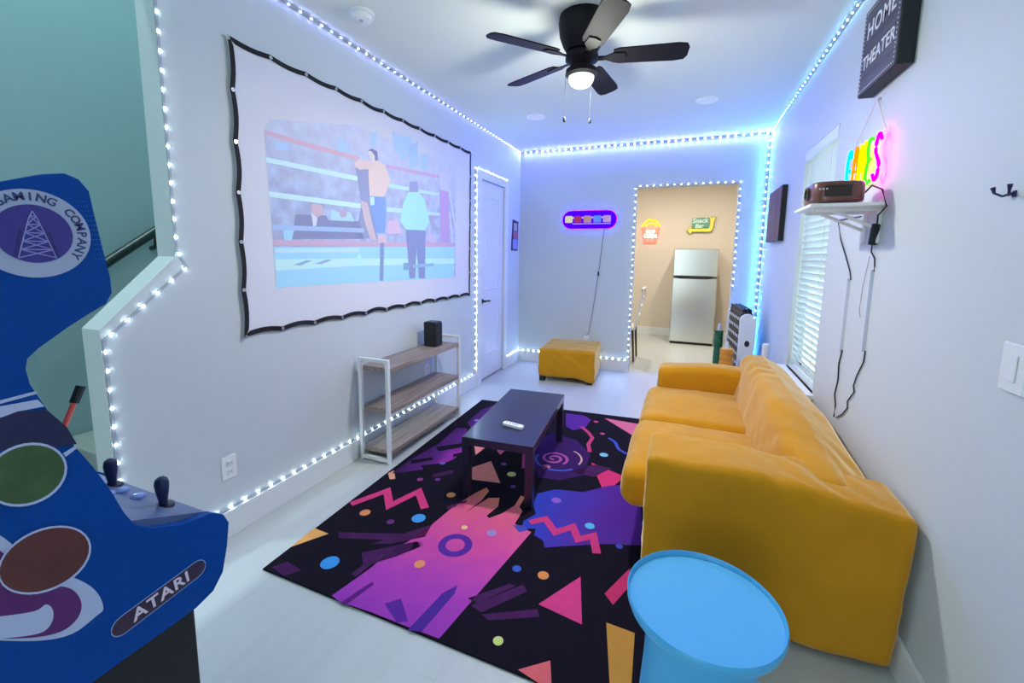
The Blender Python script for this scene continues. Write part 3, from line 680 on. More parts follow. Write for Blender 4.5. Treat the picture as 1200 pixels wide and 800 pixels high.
obj('body', prism([v + Vector((0, 0, .001)) for v in P], (0, 0, .018), bev=.003), mat('remote_white', '#e8eaf0', .35), rm)
for u in (-.045, -.02, .0, .015, .03): obj('key', lathe(c0 + dx*u + Vector((0, 0, .019)), [(.006, 0), (.005, .0015), (0, .0015)], 10), mat('remote_key', '#8d92a4', .5), rm)

# ================================================================== OTTOMAN + adapter
vel = mat('mustard_velvet', '#c88a1c', .85, bump=.12, bscale=60, var=.16, vscale=5, sheen=.5, spec=.08)
_b = vel.node_tree.nodes['Principled BSDF']; _b.inputs['Sheen Tint'].default_value = (1, .86, .5, 1); _b.inputs['Sheen Weight'].default_value = .9; _b.inputs['Sheen Roughness'].default_value = .35
oc = [Vector((.545, -.815, 0)), Vector((1.175, -.765, 0)), Vector((1.125, -.09, 0)), Vector((.50, -.14, 0))]
ot = thing('ottoman', (.84, -.45, 0), 'mustard slipcovered ottoman against the wall under the glowing capsule sign', 'ottoman')
om = Vector((.838, -.452, 0)); oa = math.radians(4.4)
def orot(w): 
    d_ = w - om; return om + Vector((d_.x*math.cos(oa) - d_.y*math.sin(oa), d_.x*math.sin(oa) + d_.y*math.cos(oa), d_.z + 0)) + Vector((0, 0, om.z*0))
def ofn(w):
    k = (w.z-.05)/.32
    if k < .25 and w.x > om.x + .12: w = w + Vector((0, 0, -.05*min(1, (w.x-om.x-.12)/.2)*(1-k*4)))
    s = math.sin((w.x*1.1 + w.z*1.6 + w.y)*34)*.0035*(1-k*.6)
    c_ = Vector((w.x-om.x, w.y-om.y, 0)).normalized()
    return orot(w + c_*s)
obj('slipcover', soft(.525, 1.15, -.79, -.115, .055, .372, .035, 26, (0, 0, .012), .006, 9, 3, ofn), vel, ot, True)
for (u, v) in ((.57, -.74), (1.10, -.74), (.57, -.16), (1.10, -.16)):
    q = orot(Vector((u, v, 0))); obj('foot', box(q.x-.03, q.x+.03, q.y-.03, q.y+.03, 0, .075, .003), blackm, ot)
pa = thing('power_adapter', ony(688, 392, -.12), 'small white power plug resting on the ottoman top', 'power adapter')
q = Vector((.95, -.15, .386))
obj('body', box(q.x-.028, q.x+.028, q.y-.022, q.y+.022, q.z, q.z+.05, .008), mat('plug_white', '#dfe5ee', .4), pa)
obj('socket_end', lathe((q.x, q.y, q.z+.05), [(.010, 0), (.008, .012), (0, .012)], 12), mat('plug_grey', '#9aa0ae', .5), pa)

# glowing capsule sign on the far wall (flat coloured panels, no figures)
cs = thing('capsule_sign', (.90, -.02, 1.74), 'purple glowing capsule-shaped sign on the far wall', 'neon sign')
zc = 1.842; xa, xb, rc = .574, 1.229, .104
def caps(r, n=10, y=-.02): 
    return [Vector((xb-rc + r*math.cos(a), y, zc + r*math.sin(a))) for a in [-PI/2 + PI*k/n for k in range(n+1)]] + [Vector((xa+rc + r*math.cos(a), y, zc + r*math.sin(a))) for a in [PI/2 + PI*k/n for k in range(n+1)]]
obj('backboard', prism(caps(rc), (0, .012, 0)), glow('sign_violet', (.055, .0, 1.0, 1), 1.3), cs)
obj('halo_tube', tube(caps(rc+.002, 10, -.007), .006, 6, closed=True), glow('halo_violet', (.014, .0, 1.0, 1), 60), cs)
obj('base_line', box(.70, 1.165, -.024, -.020, zc-.054, zc-.046), glow('sign_line', '#c9a8f4', .9), cs)
xs = [.655, .765, .885, 1.005, 1.12]
for x, c in zip(xs, ('#cfc88e', '#a02050', '#b08478', '#5a80ee', '#b08ab4')):
    obj('colour_panel', box(x-.046, x+.046, -.026, -.020, zc-.036, zc+.046, .012, 3), mat('sign_' + c, c, .5, emit=c, estr=.45), cs)
for x in (.71, .825, .945, 1.0625): obj('dot_lamp', prism(circ((x, -.026, zc+.024), 1, .008, 10), (0, .005, 0)), glow('sign_dot', '#e8dcff', 1.2), cs)
sc = thing('hanging_power_cord', (1.08, -.004, .45), 'thin grey cord with inline switch hanging from capsule sign to the ottoman', 'cord')
P0 = Vector((1.088, -.006, 1.752)); P1 = Vector((.955, -.05, .44)); 
cpts = [P0.lerp(P1, k/12) + Vector((.012*math.sin(k/12*PI), 0, 0)) for k in range(13)] + [Vector((.951, -.14, .448))]
cordg = mat('cord_grey', '#3c4458', .6)
obj('wire', tube(cpts, .0032, 6), cordg, sc)
p_ = P0.lerp(P1, .43) + Vector((.012, 0, 0)); obj('inline_switch', box(p_.x-.010, p_.x+.010, p_.y-.012, p_.y+.006, p_.z-.026, p_.z+.026, .005), blackm, sc)

# small cut-out panel on the left wall (plain colour bands)
po = thing('cutout_panel', (.003, -.2, 1.46), 'small dark-edged upright cut-out panel on the wall beyond the white door', 'wall panel')
obj('backing', prism([Vector((.001, y, z)) for y, z in ((-.30, 1.462), (-.10, 1.458), (-.09, 1.60), (-.085, 1.80), (-.07, 1.822), (-.26, 1.838), (-.275, 1.70), (-.29, 1.60))], (.008, 0, 0)), mat('cutout_dark', '#241f4a', .6), po)
obj('colour_band', box(.009, .011, -.27, -.115, 1.475, 1.60, .001), mat('cutout_blue', '#8f8fe6', .6), po)
obj('colour_band', box(.009, .011, -.255, -.11, 1.605, 1.70, .001), mat('cutout_red', '#a8607e', .6), po)
obj('colour_band', box(.009, .011, -.24, -.13, 1.705, 1.80, .001), mat('cutout_cream', '#b4aab4', .6), po)

# ================================================================== SOFA
so = thing('sofa', (2.33, -2.68, 0), 'mustard velvet slipcovered two-seat sofa along the right wall', 'sofa')
SW = 2.748
def wrink(w): return w
obj('base', soft(1.915, 2.60, -3.50, -1.85, .035, .30, .03, 20, (0, 0, 0), .006, 7, 1), vel, so, True)
def backfn(w):
    # the cover slopes from a front ridge down to the wall, and lower at the near end
    t = max(0, min(1, (w.z-.30)/.38)); w = w.copy()
    w.x += .10*t*max(0, min(1, (2.72-w.x)/.4))            # front face leans back
    if w.z > .5: w.z -= .10*max(0, min(1, (w.x-2.57)/.18))*t
    w.z -= .08*t*max(0, min(1, (-w.y-2.85)/.65))
    k = max(0, min(1, (-w.y-2.75)/.6))*t                    # pulled folds toward the near corner
    ph = (w.y*.55 + w.x*.9 + w.z*.5)*46 + 5*noise.noise(w*4)
    w.z += .0075*k*math.sin(ph)*max(0, noise.noise(w*3.1)+.45); w.x -= .006*k*math.sin(ph*.8+1)*(1 if w.x < 2.6 else 0)
    k2 = max(0, 1-abs(w.y+2.25)/.3)*t; w.z += .004*k2*math.sin(w.y*38+w.x*22)
    return w
obj('backrest', soft(2.36, SW, -3.58, -1.74, .022, .705, .07, 64, (0, 0, .0), .008, 5, 5, backfn), vel, so, True)
def armfn(near):
    def fn(w):
        w = w.copy()
        if near:
            if w.z > .4: w.z -= .055*max(0, min(1, (w.x-2.30)/.42))
            k = max(0, 1 - abs(w.x-2.45)/.28)*max(0, min(1, (w.z-.52)/.1))       # gathered folds where arm meets back
            w.z += .004*k*math.sin((w.x*1.0 + w.y*.9)*60) + .007*k*math.sin(w.x*31+1)
            w.y -= .045*max(0, min(1, w.z/.62)) if w.y < -3.5 else 0
        elif w.z > .45: w.z += .012*math.sin(w.x*9)
        return w
    return fn
obj('arm', soft(1.925, SW+.004, -3.612, -3.375, .020, .648, .032, 40, (.0, .0, .008), .007, 6, 11, armfn(True)), vel, so, True)
obj('arm', soft(1.875, 2.60, -1.955, -1.735, .024, .595, .045, 26, (.0, 0, .010), .008, 6, 17, armfn(False)), vel, so, True)
obj('seat_cushion', soft(1.815, 2.44, -2.665, -1.962, .255, .445, .06, 26, (.01, 0, .022), .007, 5, 23), vel, so, True)
obj('seat_cushion', soft(1.805, 2.44, -3.37, -2.672, .255, .445, .06, 26, (.01, 0, .022), .007, 5, 29), vel, so, True)
for x, y in ((1.97, -3.55), (1.93, -1.79), (2.68, -3.55), (2.68, -1.79)): obj('foot', box(x-.025, x+.025, y-.025, y+.025, .0125, .05), blackm, so)

# ================================================================== BLUE SIDE TABLE
bx_ = Vector((2.115, -4.13, 0)); blue = mat('pale_blue_enamel', '#4aaee2', .42)
bt = thing('side_table', bx_, 'light blue round metal side table with rimmed tray top', 'side table')
obj('pedestal', lathe(bx_, [(0, .0125), (.165, .0125), (.165, .018), (.158, .028), (.140, .30), (.135, .468), (0, .468)], 48), blue, bt, True)
obj('tray_top', lathe(bx_, [(0, .468), (.165, .468), (.188, .474), (.193, .488), (.1935, .502), (.191, .5045), (.1885, .502), (.186, .491), (.165, .487), (0, .487)], 56), blue, bt, True, sharp=50)

# ================================================================== ARCADE CABINET
ar = thing('arcade_cabinet', (.86, -5.05, 0), 'blue arcade cabinet with badge side panel on a black riser', 'arcade cabinet')
XA = 1.10; XB = .62
abl = mat('arcade_blue', '#03479a', .5, var=.12, vscale=5, spec=.12); abk = mat('arcade_black', '#0a0b12', .5)
pix = [(0, 213), (50, 204), (75, 203), (92, 210), (104, 224), (110, 250), (120, 290), (129, 325), (131, 343), (124, 356), (105, 367), (80, 383), (45, 408), (32, 420), (30, 432), (35, 450), (60, 487), (85, 520), (110, 548), (130, 575), (145, 600), (158, 615), (180, 619), (215, 614), (248, 601), (262, 603), (268, 612), (266, 640), (261, 670), (250, 692), (230, 712)]
prof = [onx(x, y, XA) for x, y in pix]
zl = prof[-1].z
outl = [Vector((XA, -5.42, 1.36))] + [Vector((XA, -5.10, 1.445))] + prof + [Vector((XA, -5.42, zl))]
obj('side_panel', prism(outl, (-.018, 0, 0)), abl, ar)
obj('side_panel', prism([v + Vector((XB-XA+.018, 0, 0)) for v in outl], (-.018, 0, 0)), abl, ar)
obj('riser', box(XB+.002, XA-.002, -5.42, prof[-1].y-.002, 0, zl, .004), abk, ar)
yf = [(p.y, p.z) for p in prof]
def span(name, pts, material, th=.012): return obj(name, prism([Vector((XB+.001, y, z)) for y, z in pts], (XA-XB-.02, 0, 0)), material, ar)
(d0y, d0z), (d1y, d1z) = yf[24], yf[21]
deckm = mat('arcade_deck', '#5a6c94', .35, var=.25, vscale=30)
dk = span('control_deck', [(d0y, d0z-.001), (d1y-.02, d1z+.012), (d1y-.02, d1z-.02), (d0y-.01, d0z-.03)], deckm)
span('deck_front', [(d0y+.002, d0z-.004), (d0y-.012, d0z-.03), (yf[29][0]-.02, yf[29][1]), (yf[29][0]-.008, yf[29][1])], abl)
span('screen_bezel', [(d1y-.02, d1z+.01), (yf[14][0]-.05, yf[14][1]), (yf[14][0]-.07, yf[14][1]), (d1y-.05, d1z-.01)], abk)
span('marquee', [(yf[7][0]-.02, yf[7][1]), (yf[4][0]-.02, yf[4][1]-.02), (yf[4][0]-.05, yf[4][1]-.02), (yf[7][0]-.05, yf[7][1])], mat('marquee_art', '#3a5cb4', .4))
span('top_cover', [(yf[3][0]-.03, yf[3][1]-.012), (-5.40, 1.345), (-5.40, 1.33), (yf[3][0]-.03, yf[3][1]-.03)], abk)
span('back_panel', [(-5.415, zl), (-5.415, 1.33), (-5.40, 1.33), (-5.40, zl)], abk)
def deckz(y): return d0z + (y-d0y)*(d1z+.012-d0z)/(d1y-.02-d0y)
navy = mat('joystick_navy', '#16264f', .3)
for x, y, h in ((1.005, -4.752, .05), (.80, -4.745, .05)):
    z = deckz(y); js = obj('joystick', lathe((x, y, z), [(.009, 0), (.008, .012), (.0115, .03), (.0135, h), (.011, h+.010), (.005, h+.015), (0, h+.016)], 20), navy, ar, True)
    obj('dust_washer', lathe((x, y, z-.004), [(0, 0), (.02, .0), (.018, .006), (0, .008)], 20), abk, js, True)
for x, y in ((.93, -4.76), (.90, -4.80), (.87, -4.76), (.73, -4.76), (.70, -4.80), (.67, -4.76)):
    obj('push_button', lathe((x, y, deckz(y)), [(0, 0), (.015, 0), (.014, .006), (.010, .008), (0, .007)], 20), mat('button_blue', '#6f86c6', .3), ar, True)
lv0 = onx(75, 500, .92); lv1 = onx(95, 452, .92); lm_ = lv0.lerp(lv1, .58)
lv = obj('lever', tube([lv0 + Vector((0, -.01, -.05)), lv0, lm_], .0045, 10), mat('lever_red', '#e0605c', .4, emit='#e06a66', estr=.1), ar, True, 'red lever with dark grip')
obj('lever_grip', tube([lm_, lv1], [.0075, .008], 10), mat('grip_dark', '#2c3a3e', .6), lv, True)
# artwork on the side panel
def smooth2(P, n=5):
    Q = []; N_ = len(P)
    for i in range(N_):
        p0, p1, p2, p3 = [Vector(P[(i+k) % N_]) for k in (-1, 0, 1, 2)]
        for j in range(n):
            t = j/n; v = .5*((2*p1) + (p2-p0)*t + (2*p0-5*p1+4*p2-p3)*t*t + (3*p1-p0-3*p2+p3)*t**3); Q.append((v.x, v.y))
    return Q
def art(name, pts, material, lay=1, parent=None):
    if name == 'art_swirl': pts = smooth2(pts)
    return obj(name, prism([onx(x, y, XA + .0005*lay) for x, y in pts], (.0004, 0, 0)), material, parent or ar)
mc = onx(40, 274, XA); MRr = .066
silver = mat('badge_silver', '#a8b4d0', .4); mpur = mat('badge_violet', '#38328a', .4); mdark = mat('badge_dark', '#2a2870', .4)
X1 = XA + .001
bd = obj('badge', prism([Vector((X1-.0008, v.y, v.z)) for v in circ(mc, 0, MRr, 48)], (.0016, 0, 0)), silver, ar)
obj('badge_centre', prism([Vector((X1+.001, v.y, v.z)) for v in circ(mc, 0, MRr*.66, 40)], (.0006, 0, 0)), mpur, bd)
b = bmesh.new()
TW = [(-.021, -.036), (-.006, .022), (.006, .022), (.021, -.036)]
segs = [((-.021, -.036), (-.005, .022)), ((.021, -.036), (.005, .022)), ((-.005, .022), (0, .034)), ((.005, .022), (0, .034))]
for k in range(5):
    z0 = -.036 + k*.0125; z1 = z0 + .0125; h0 = .021 - (z0+.036)/.058*.016; h1 = .021 - (z1+.036)/.058*.016
    segs += [((-h0, z0), (h1, z1)), ((h0, z0), (-h1, z1)), ((-h1, z1), (h1, z1))]
for (a, b_), (c, d_) in segs: tube([(X1+.0016, mc.y+a, mc.z+b_), (X1+.0016, mc.y+c, mc.z+d_)], .0009, 5, bm=b)
obj('tower_emblem', b, mat('badge_line', '#8f93d0', .4), bd)
for s in (-1, 1): obj('badge_pillar', prism([Vector((X1+.0016, mc.y+s*u, mc.z+v)) for u, v in ((.021, -.036), (.025, -.035), (.017, .004), (.013, .004))], (.0005, 0, 0)), mdark, bd)
b = bmesh.new(); s_ = 'GAMING COMPANY'; rad = MRr*.83
for i, ch in enumerate(s_):
    if ch == ' ': continue
    a = math.radians(128 - i*12.6)
    o_ = Vector((X1+.0008, mc.y + rad*math.cos(a), mc.z + rad*math.sin(a)))
    tx = Vector((0, math.sin(a), -math.cos(a))); ty = Vector((0, math.cos(a), math.sin(a)))
    join(b, text_bm(ch, .0165, frame(o_, tx, ty), .0004, .0004))
obj('badge_lettering', b, mat('badge_letters', '#2e3a74', .5), bd)
pal = mat('art_pale', '#b9c4e6', .45); mag = mat('art_magenta', '#5a1a6a', .45); grn = mat('art_green', '#3d5a34', .35, var=.5, vscale=30); rdd = mat('art_red', '#5e2c2c', .35, var=.4, vscale=20)
def ell(cx, cy, a, b_, rot, n=32, s=1): 
    return [(cx + s*(a*math.cos(t)*math.cos(rot) - b_*math.sin(t)*math.sin(rot)), cy + s*(a*math.cos(t)*math.sin(rot) + b_*math.sin(t)*math.cos(rot))) for t in [2*PI*k/n for k in range(n)]]
def ring(name, E, F, material, lay):
    b = bmesh.new(); A = [b.verts.new(onx(x, y, XA+.0005*lay)) for x, y in E]; B = [b.verts.new(onx(x, y, XA+.0005*lay)) for x, y in F]; n = len(A)
    for k in range(n): b.faces.new((A[k], A[(k+1) % n], B[(k+1) % n], B[k]))
    return obj(name, b, material, ar)
art('art_swirl', [(-30, 612), (0, 627), (30, 650), (60, 670), (90, 678), (112, 692), (121, 712), (112, 722), (85, 742), (50, 750), (0, 750), (-30, 745)], pal, 1)
art('art_swirl', [(-30, 625), (0, 645), (30, 668), (60, 684), (84, 690), (95, 705), (92, 722), (75, 738), (45, 746), (0, 748), (-30, 745)], mag, 2)
art('art_swirl', [(-30, 724), (0, 722), (40, 716), (54, 708), (62, 715), (60, 730), (45, 742), (0, 748), (-30, 749)], pal, 3)
art('art_oval', ell(30, 556, 48, 34, -.32), grn, 4); ring('art_oval_outline', ell(30, 556, 50, 36, -.32), ell(30, 556, 47, 33, -.32), pal, 5)
art('art_oval', ell(52, 656, 56, 34, -.42), rdd, 4); ring('art_oval_outline', ell(52, 656, 58, 36, -.42), ell(52, 656, 55.5, 33.5, -.42), pal, 5)
art('art_stripe', [(-20, 484), (0, 476), (44, 468), (52, 476), (20, 482), (4, 488), (-20, 494)], pal, 2)
art('art_stripe', [(-20, 474), (0, 469), (42, 458), (44, 461), (0, 473), (-20, 478)], pal, 2)
art('art_shade', [(-20, 494), (4, 488), (20, 482), (55, 480), (78, 500), (90, 520), (70, 524), (-20, 528)], mat('art_navy', '#141a4a', .45), 1)
art('art_glint', [(74, 531), (88, 522), (90, 525), (77, 535)], pal, 6)
b = bmesh.new()
for i in range(7):
    for j in range(13):
        x_, y_ = 96 + i*3.4 + j*1.6 - 6, 236 + j*5.6; r_ = .0004 + .00016*i
        if x_ < 103 + j*1.9: prism(circ(onx(x_, y_, XA + .0004), 0, r_, 6), (.0004, 0, 0), bm=b)
obj('halftone_dots', b, mat('art_light_blue', '#2f7cc4', .5), ar, kind='stuff')
# oval logo plate
lc = onx(190, 697, XA); lx = (onx(240, 660, XA) - onx(140, 735, XA)); ln = lx.length; lx.normalize(); lz = Vector((0, -lx.z, lx.y))
if lz.z < 0: lz = -lz
def pill(a, r, k=.0): return [lc + Vector((k, 0, 0)) + lx*(a + r*math.cos(t)) + lz*(r*math.sin(t)) for t in [-PI/2 + PI*i/10 for i in range(11)]] + [lc + Vector((k, 0, 0)) + lx*(-a + r*math.cos(t)) + lz*(r*math.sin(t)) for t in [PI/2 + PI*i/10 for i in range(11)]]
hl = ln/2 - .012
pl = obj('logo_plate', prism(pill(hl, .0185, .0002), (.0012, 0, 0)), mat('logo_maroon', '#3a2340', .3), ar)
obj('logo_rim', tube(pill(hl, .0185, .0014), .0009, 6, closed=True), mat('logo_rim_blue', '#7f9ad0', .3), pl)
obj('logo_lettering', text_bm('ATARI', .033, frame(lc + Vector((.0018, 0, 0)), lx, lz), .0006, .0006, spacing=1.12), mat('logo_letters', '#e6d6e6', .4), pl)

# ================================================================== RIGHT WALL
hs = thing('theater_sign', (RW-.03, -2.9, 2.12), 'dark grey wooden block sign reading HOME THEATER', 'sign')
hy0, hy1, hz0, hz1, hxx = -3.135, -2.745, 2.135, 2.50, RW-.055
obj('block', box(hxx, RW-.001, hy0, hy1, hz0, hz1, .003), mat('sign_edge', '#14161c', .6), hs)
obj('face_board', box(hxx-.004, hxx, hy0+.004, hy1-.004, hz0+.004, hz1-.004, .001), wood_mat('sign_greywood', '#3c3b42', '#5b5a62', 1, 30, .7), hs)
whm = mat('sign_white', '#e6e6ea', .6); ymid = (hy0+hy1)/2
obj('lettering', text_bm('HOME', .098, frame((hxx-.0045, ymid, 2.395), (0, -1, 0), (0, 0, 1)), .0008, .0008, spacing=1.1), whm, hs)
obj('lettering', text_bm('THEATER', .078, frame((hxx-.0045, ymid, 2.265), (0, -1, 0), (0, 0, 1)), .0008, .0006, spacing=1.0), whm, hs)
n_ = 0; fb = None
for (ya, za, yb, zb, n) in ((hy0+.018, hz0+.018, hy1-.018, hz0+.018, 20), (hy0+.018, hz1-.018, hy1-.018, hz1-.018, 20), (hy0+.018, hz0+.018, hy0+.018, hz1-.018, 19), (hy1-.018, hz0+.018, hy1-.018, hz1-.018, 19)):
    for k in range(n+1):
        P_ = (hxx-.0045, ya+(yb-ya)*k/n, za+(zb-za)*k/n)
        if fb is None: fb = local('border_bead', prism(circ((0, 0, 0), 0, .0035, 8), (-.0012, 0, 0)), whm, hs, P_)
        else: share('border_bead', fb, hs, P_)
# dark wall panel
cv = thing('wall_canvas', (RW-.02, -.8, 1.55), 'dark brown square panel on right wall between the corner and the window', 'wall art')
obj('frame', box(RW-.04, RW-.001, -1.06, -.48, 1.55, 2.01, .002), mat('canvas_black', '#0e0c10', .6), cv)
obj('face', box(RW-.043, RW-.04, -1.057, -.483, 1.553, 2.007, .001), wood_mat('canvas_brown', '#4c3842', '#6c525a', 2, 20, .6), cv)
# neon word sign hanging on chains
nw = thing('neon_word_sign', (RW-.03, -2.83, 1.72), 'multicoloured neon sign reading GAMES hung by chains above the projector', 'neon sign')
cols = {'G': (.0, .6, 1.0), 'A': (1.0, .12, .0), 'M': (1.0, .62, .0), 'E': (.03, .9, .01), 'S': (1.0, .0, .55)}
strokes = {'G': [[(.9, .8), (.6, 1), (.2, .9), (0, .5), (.2, .1), (.6, 0), (.95, .2), (.95, .5), (.55, .5)]], 'A': [[(0, 0), (.1, .6), (.5, 1), (.9, .6), (1, 0)], [(.1, .42), (.9, .42)]], 'M': [[(0, 0), (.08, 1), (.5, .35), (.92, 1), (1, 0)]],
           'E': [[(.95, .95), (.3, 1), (.05, .78), (.3, .55), (.7, .53), (.3, .5), (.02, .25), (.3, 0), (.95, .05)]], 'S': [[(.95, .85), (.6, 1), (.2, .9), (.15, .65), (.5, .5), (.85, .35), (.8, .1), (.4, 0), (.02, .15)]]}
y = -2.60; wl = .078
for ch in 'GAMES':
    b = bmesh.new()
    for s_ in strokes[ch]:
        P_ = [Vector((RW-.028, y - u*wl*.82, 1.735 + v*.19)) for u, v in s_]
        Q = []
        for i in range(len(P_)-1):
            for j in range(4): 
                t = j/4; p0 = P_[max(i-1, 0)]; p1 = P_[i]; p2 = P_[i+1]; p3 = P_[min(i+2, len(P_)-1)]
                Q.append(.5*((2*p1) + (p2-p0)*t + (2*p0-5*p1+4*p2-p3)*t*t + (3*p1-p0-3*p2+p3)*t**3))
        Q.append(P_[-1]); tube(Q, .0065, 8, bm=b)
    c = cols[ch]; obj('letter_tube', b, glow('neon_' + ch, c + (1,), {'S': 24, 'G': 4, 'M': 4}.get(ch, 3)), nw, True)
    y -= wl + .006
obj('back_plate', box(RW-.018, RW-.012, -3.03, -2.59, 1.725, 1.935, .001), pane_mat('acrylic', (.97, .97, .97, 1), .05), nw)
chm = mat('chain_white', '#d8d2d0', .4, .5)
for ya in (-2.63, -2.99):
    b = bmesh.new(); A = Vector((RW-.015, ya, 1.935)); B = Vector((RW-.012, -2.845, 2.10)); L = (B-A).length; n = int(L/.012)
    for k in range(n): 
        p_ = A.lerp(B, (k+.5)/n); d_ = (B-A).normalized()*.006; tube([p_-d_, p_, p_+d_], [.0012, .0026, .0012], 6, bm=b)
    obj('chain', b, chm, nw)
b = lathe((0, 0, 0), [(0, 0), (.006, 0), (.006, .006), (.003, .012), (0, .012)], 10); bmesh.ops.transform(b, matrix=Matrix.Translation((RW, -2.845, 2.10)) @ Matrix.Rotation(-PI/2, 4, 'Y'), verts=b.verts)
obj('wall_pin', b, chm, nw)

# wall shelf with projector
ws = thing('wall_shelf', (RW-.14, -2.92, 1.4), 'white bracket shelf on right wall carrying the projector', 'wall shelf')
zs = 1.632
obj('board', box(2.495, RW-.012, -3.09, -2.79, zs-.014, zs, .003), whitem, ws)
for yy in (-3.0, -2.84):
    up = obj('upright', box(RW-.012, RW, yy-.010, yy+.010, 1.47, zs+.02, .002), whitem, ws)
    obj('brace', tube([(RW-.012, yy, zs-.10), (2.58, yy, zs-.016)], .007, 8), whitem, ws)
    obj('arm', box(2.53, RW-.012, yy-.006, yy+.006, zs-.028, zs-.014, .002), whitem, ws)
prj = thing('projector', (2.59, -2.97, zs), 'brown rounded projector sitting on the white wall shelf', 'projector')
prm = mat('projector_brown', '#64392c', .3, coat=.3)
ol = []
for k in range(28):
    a = 2*PI*k/28; ol.append(Vector((2.602 + math.copysign(abs(math.cos(a))**.55, math.cos(a))*.098, -2.965 + math.copysign(abs(math.sin(a))**.55, math.sin(a))*.105, zs+.006)))
obj('body', prism(ol, (0, 0, .088), bev=.012), prm, prj, True, sharp=60)
b = lathe((0, 0, 0), [(.0, .0), (.03, 0), (.03, .010), (.024, .010), (.022, .004), (0, .006)], 24)
bmesh.ops.transform(b, matrix=Matrix.Translation((2.506, -2.985, zs+.05)) @ Matrix.Rotation(-PI/2, 4, 'Y'), verts=b.verts)
ln_ = obj('lens', b, mat('lens_black', '#06060a', .08, coat=.5), prj, True)
obj('vent_panel', box(2.545, 2.64, -3.073, -3.0685, zs+.03, zs+.075, .003), mat('vent_dark', '#24140f', .5), prj)
for k in range(3): obj('indicator', box(2.525+.012*k, 2.531+.012*k, -3.0735, -3.069, zs+.058, zs+.064), mat('indicator_pale', '#d8c8c0', .4), prj)
for x, yy in ((2.53, -3.03), (2.65, -3.03), (2.53, -2.9), (2.65, -2.9)): obj('foot', lathe((x, yy, zs), [(0, 0.0003), (.009, .0003), (.009, .008), (0, .008)], 12), blackm, prj)

# cords on the right wall
blk = mat('cord_black', '#17171b', .5)
def wallpts(L, off=.006): return [onx(x, y, RW-off) for x, y in L]
pc_ = thing('projector_power_cord', onx(981, 490, RW-.008), 'black power cord with brick hanging from the projector shelf into a white channel', 'cord')
A_ = [Vector((2.708, -2.99, zs+.05)), Vector((2.72, -3.02, zs+.075)), Vector((2.738, -3.075, zs+.05)), Vector((2.748, -3.105, zs-.02))] + wallpts([(1029, 252), (1028, 262)], .014)
obj('wire', tube(A_, .0035, 8), blk, pc_, True)
q0 = onx(1027, 262, RW-.016); q1 = onx(1022, 287, RW-.016); d_ = (q1-q0).normalized()
obj('power_brick', tube([q0, q0 + d_*.004, q1 - d_*.004, q1], [.010, .016, .016, .010], 10), blackm, pc_, True)
obj('wire', tube(wallpts([(1022, 287), (1021, 295), (1025, 303), (1025, 312), (1024, 318)], .008), .003, 8), blk, pc_, True)
obj('wire', tube(wallpts([(1014, 411), (1012, 424), (1004, 440), (1000, 452), (1001, 459), (993, 470), (993, 478), (987, 485), (980, 489)], .005), .003, 8), blk, pc_, True)
lc_ = thing('lamp_cord', onx(977, 490, RW-.008), 'black cord dropping from the shelf edge beside the window into a white channel', 'cord')
obj('wire', tube([Vector((2.765, -2.78, 1.60))] + wallpts([(982, 258), (985, 280), (991, 300), (996, 318), (997, 328)], .006), .003, 8), blk, lc_, True)
obj('wire', tube(wallpts([(987, 410), (983, 426), (982, 445), (978, 462), (979, 475), (977, 488)], .005), .0035, 8), blk, lc_, True)
tcn = thing('sign_wire', onx(1010, 365, RW-.004), 'thin pale wire looping down the wall between the two cord channels', 'cord')
obj('wire', tube(wallpts([(1019, 300), (1016, 315), (1011, 335), (1009, 350), (1007, 362), (1008, 372)], .003), .0013, 6), mat('wire_pale', '#9a97a8', .5), tcn)
for nm, a, c, lab in (('cable_channel', (997, 326), (986, 412), 'white cable channel on the wall nearer the window'), ('cable_channel', (1024, 316), (1013, 412), 'white cable channel under the black power brick')):
    A, C = onx(*a, RW), onx(*c, RW); yy = (A.y+C.y)/2
    o_ = obj(nm, prism([Vector((RW-.0005, yy+u, C.z)) for u in (-.008, .008)] + [Vector((RW-.012, yy+u, C.z)) for u in (.006, -.006)], (0, 0, A.z-C.z)), mat('channel_white', '#c9cfe0', .5))
    tag(o_, lab, 'cable channel', 'cable channels on the right wall')
# hook and switch
hk = thing('wall_hook', (RW-.01, -3.79, 1.56), 'small dark double coat hook high on the right wall', 'hook')
hkm = mat('hook_dark', '#2c3050', .4, .6)
hc = onx(1190, 226, RW)
obj('base_plate', box(RW-.004, RW, hc.y-.006, hc.y+.006, hc.z-.010, hc.z+.006, .001), hkm, hk)
obj('prong', tube([Vector((RW-.004, hc.y, hc.z)), Vector((RW-.018, hc.y+.012, hc.z-.006)), Vector((RW-.026, hc.y+.028, hc.z+.004)), Vector((RW-.028, hc.y+.032, hc.z+.018))], [.0035, .003, .003, .0055], 8), hkm, hk, True)
obj('prong', tube([Vector((RW-.004, hc.y, hc.z)), Vector((RW-.018, hc.y-.012, hc.z-.006)), Vector((RW-.026, hc.y-.028, hc.z+.004)), Vector((RW-.028, hc.y-.032, hc.z+.018))], [.0035, .003, .003, .0055], 8), hkm, hk, True)
sw = thing('light_switch', (RW-.003, -3.89, 1.09), 'white rocker light switch plate on the right wall', 'light switch')
obj('plate', box(RW-.006, RW, -3.935, -3.848, 1.085, 1.205, .003), trimm, sw)
obj('rocker', box(RW-.010, RW-.006, -3.908, -3.875, 1.112, 1.178, .002), trimm, sw)

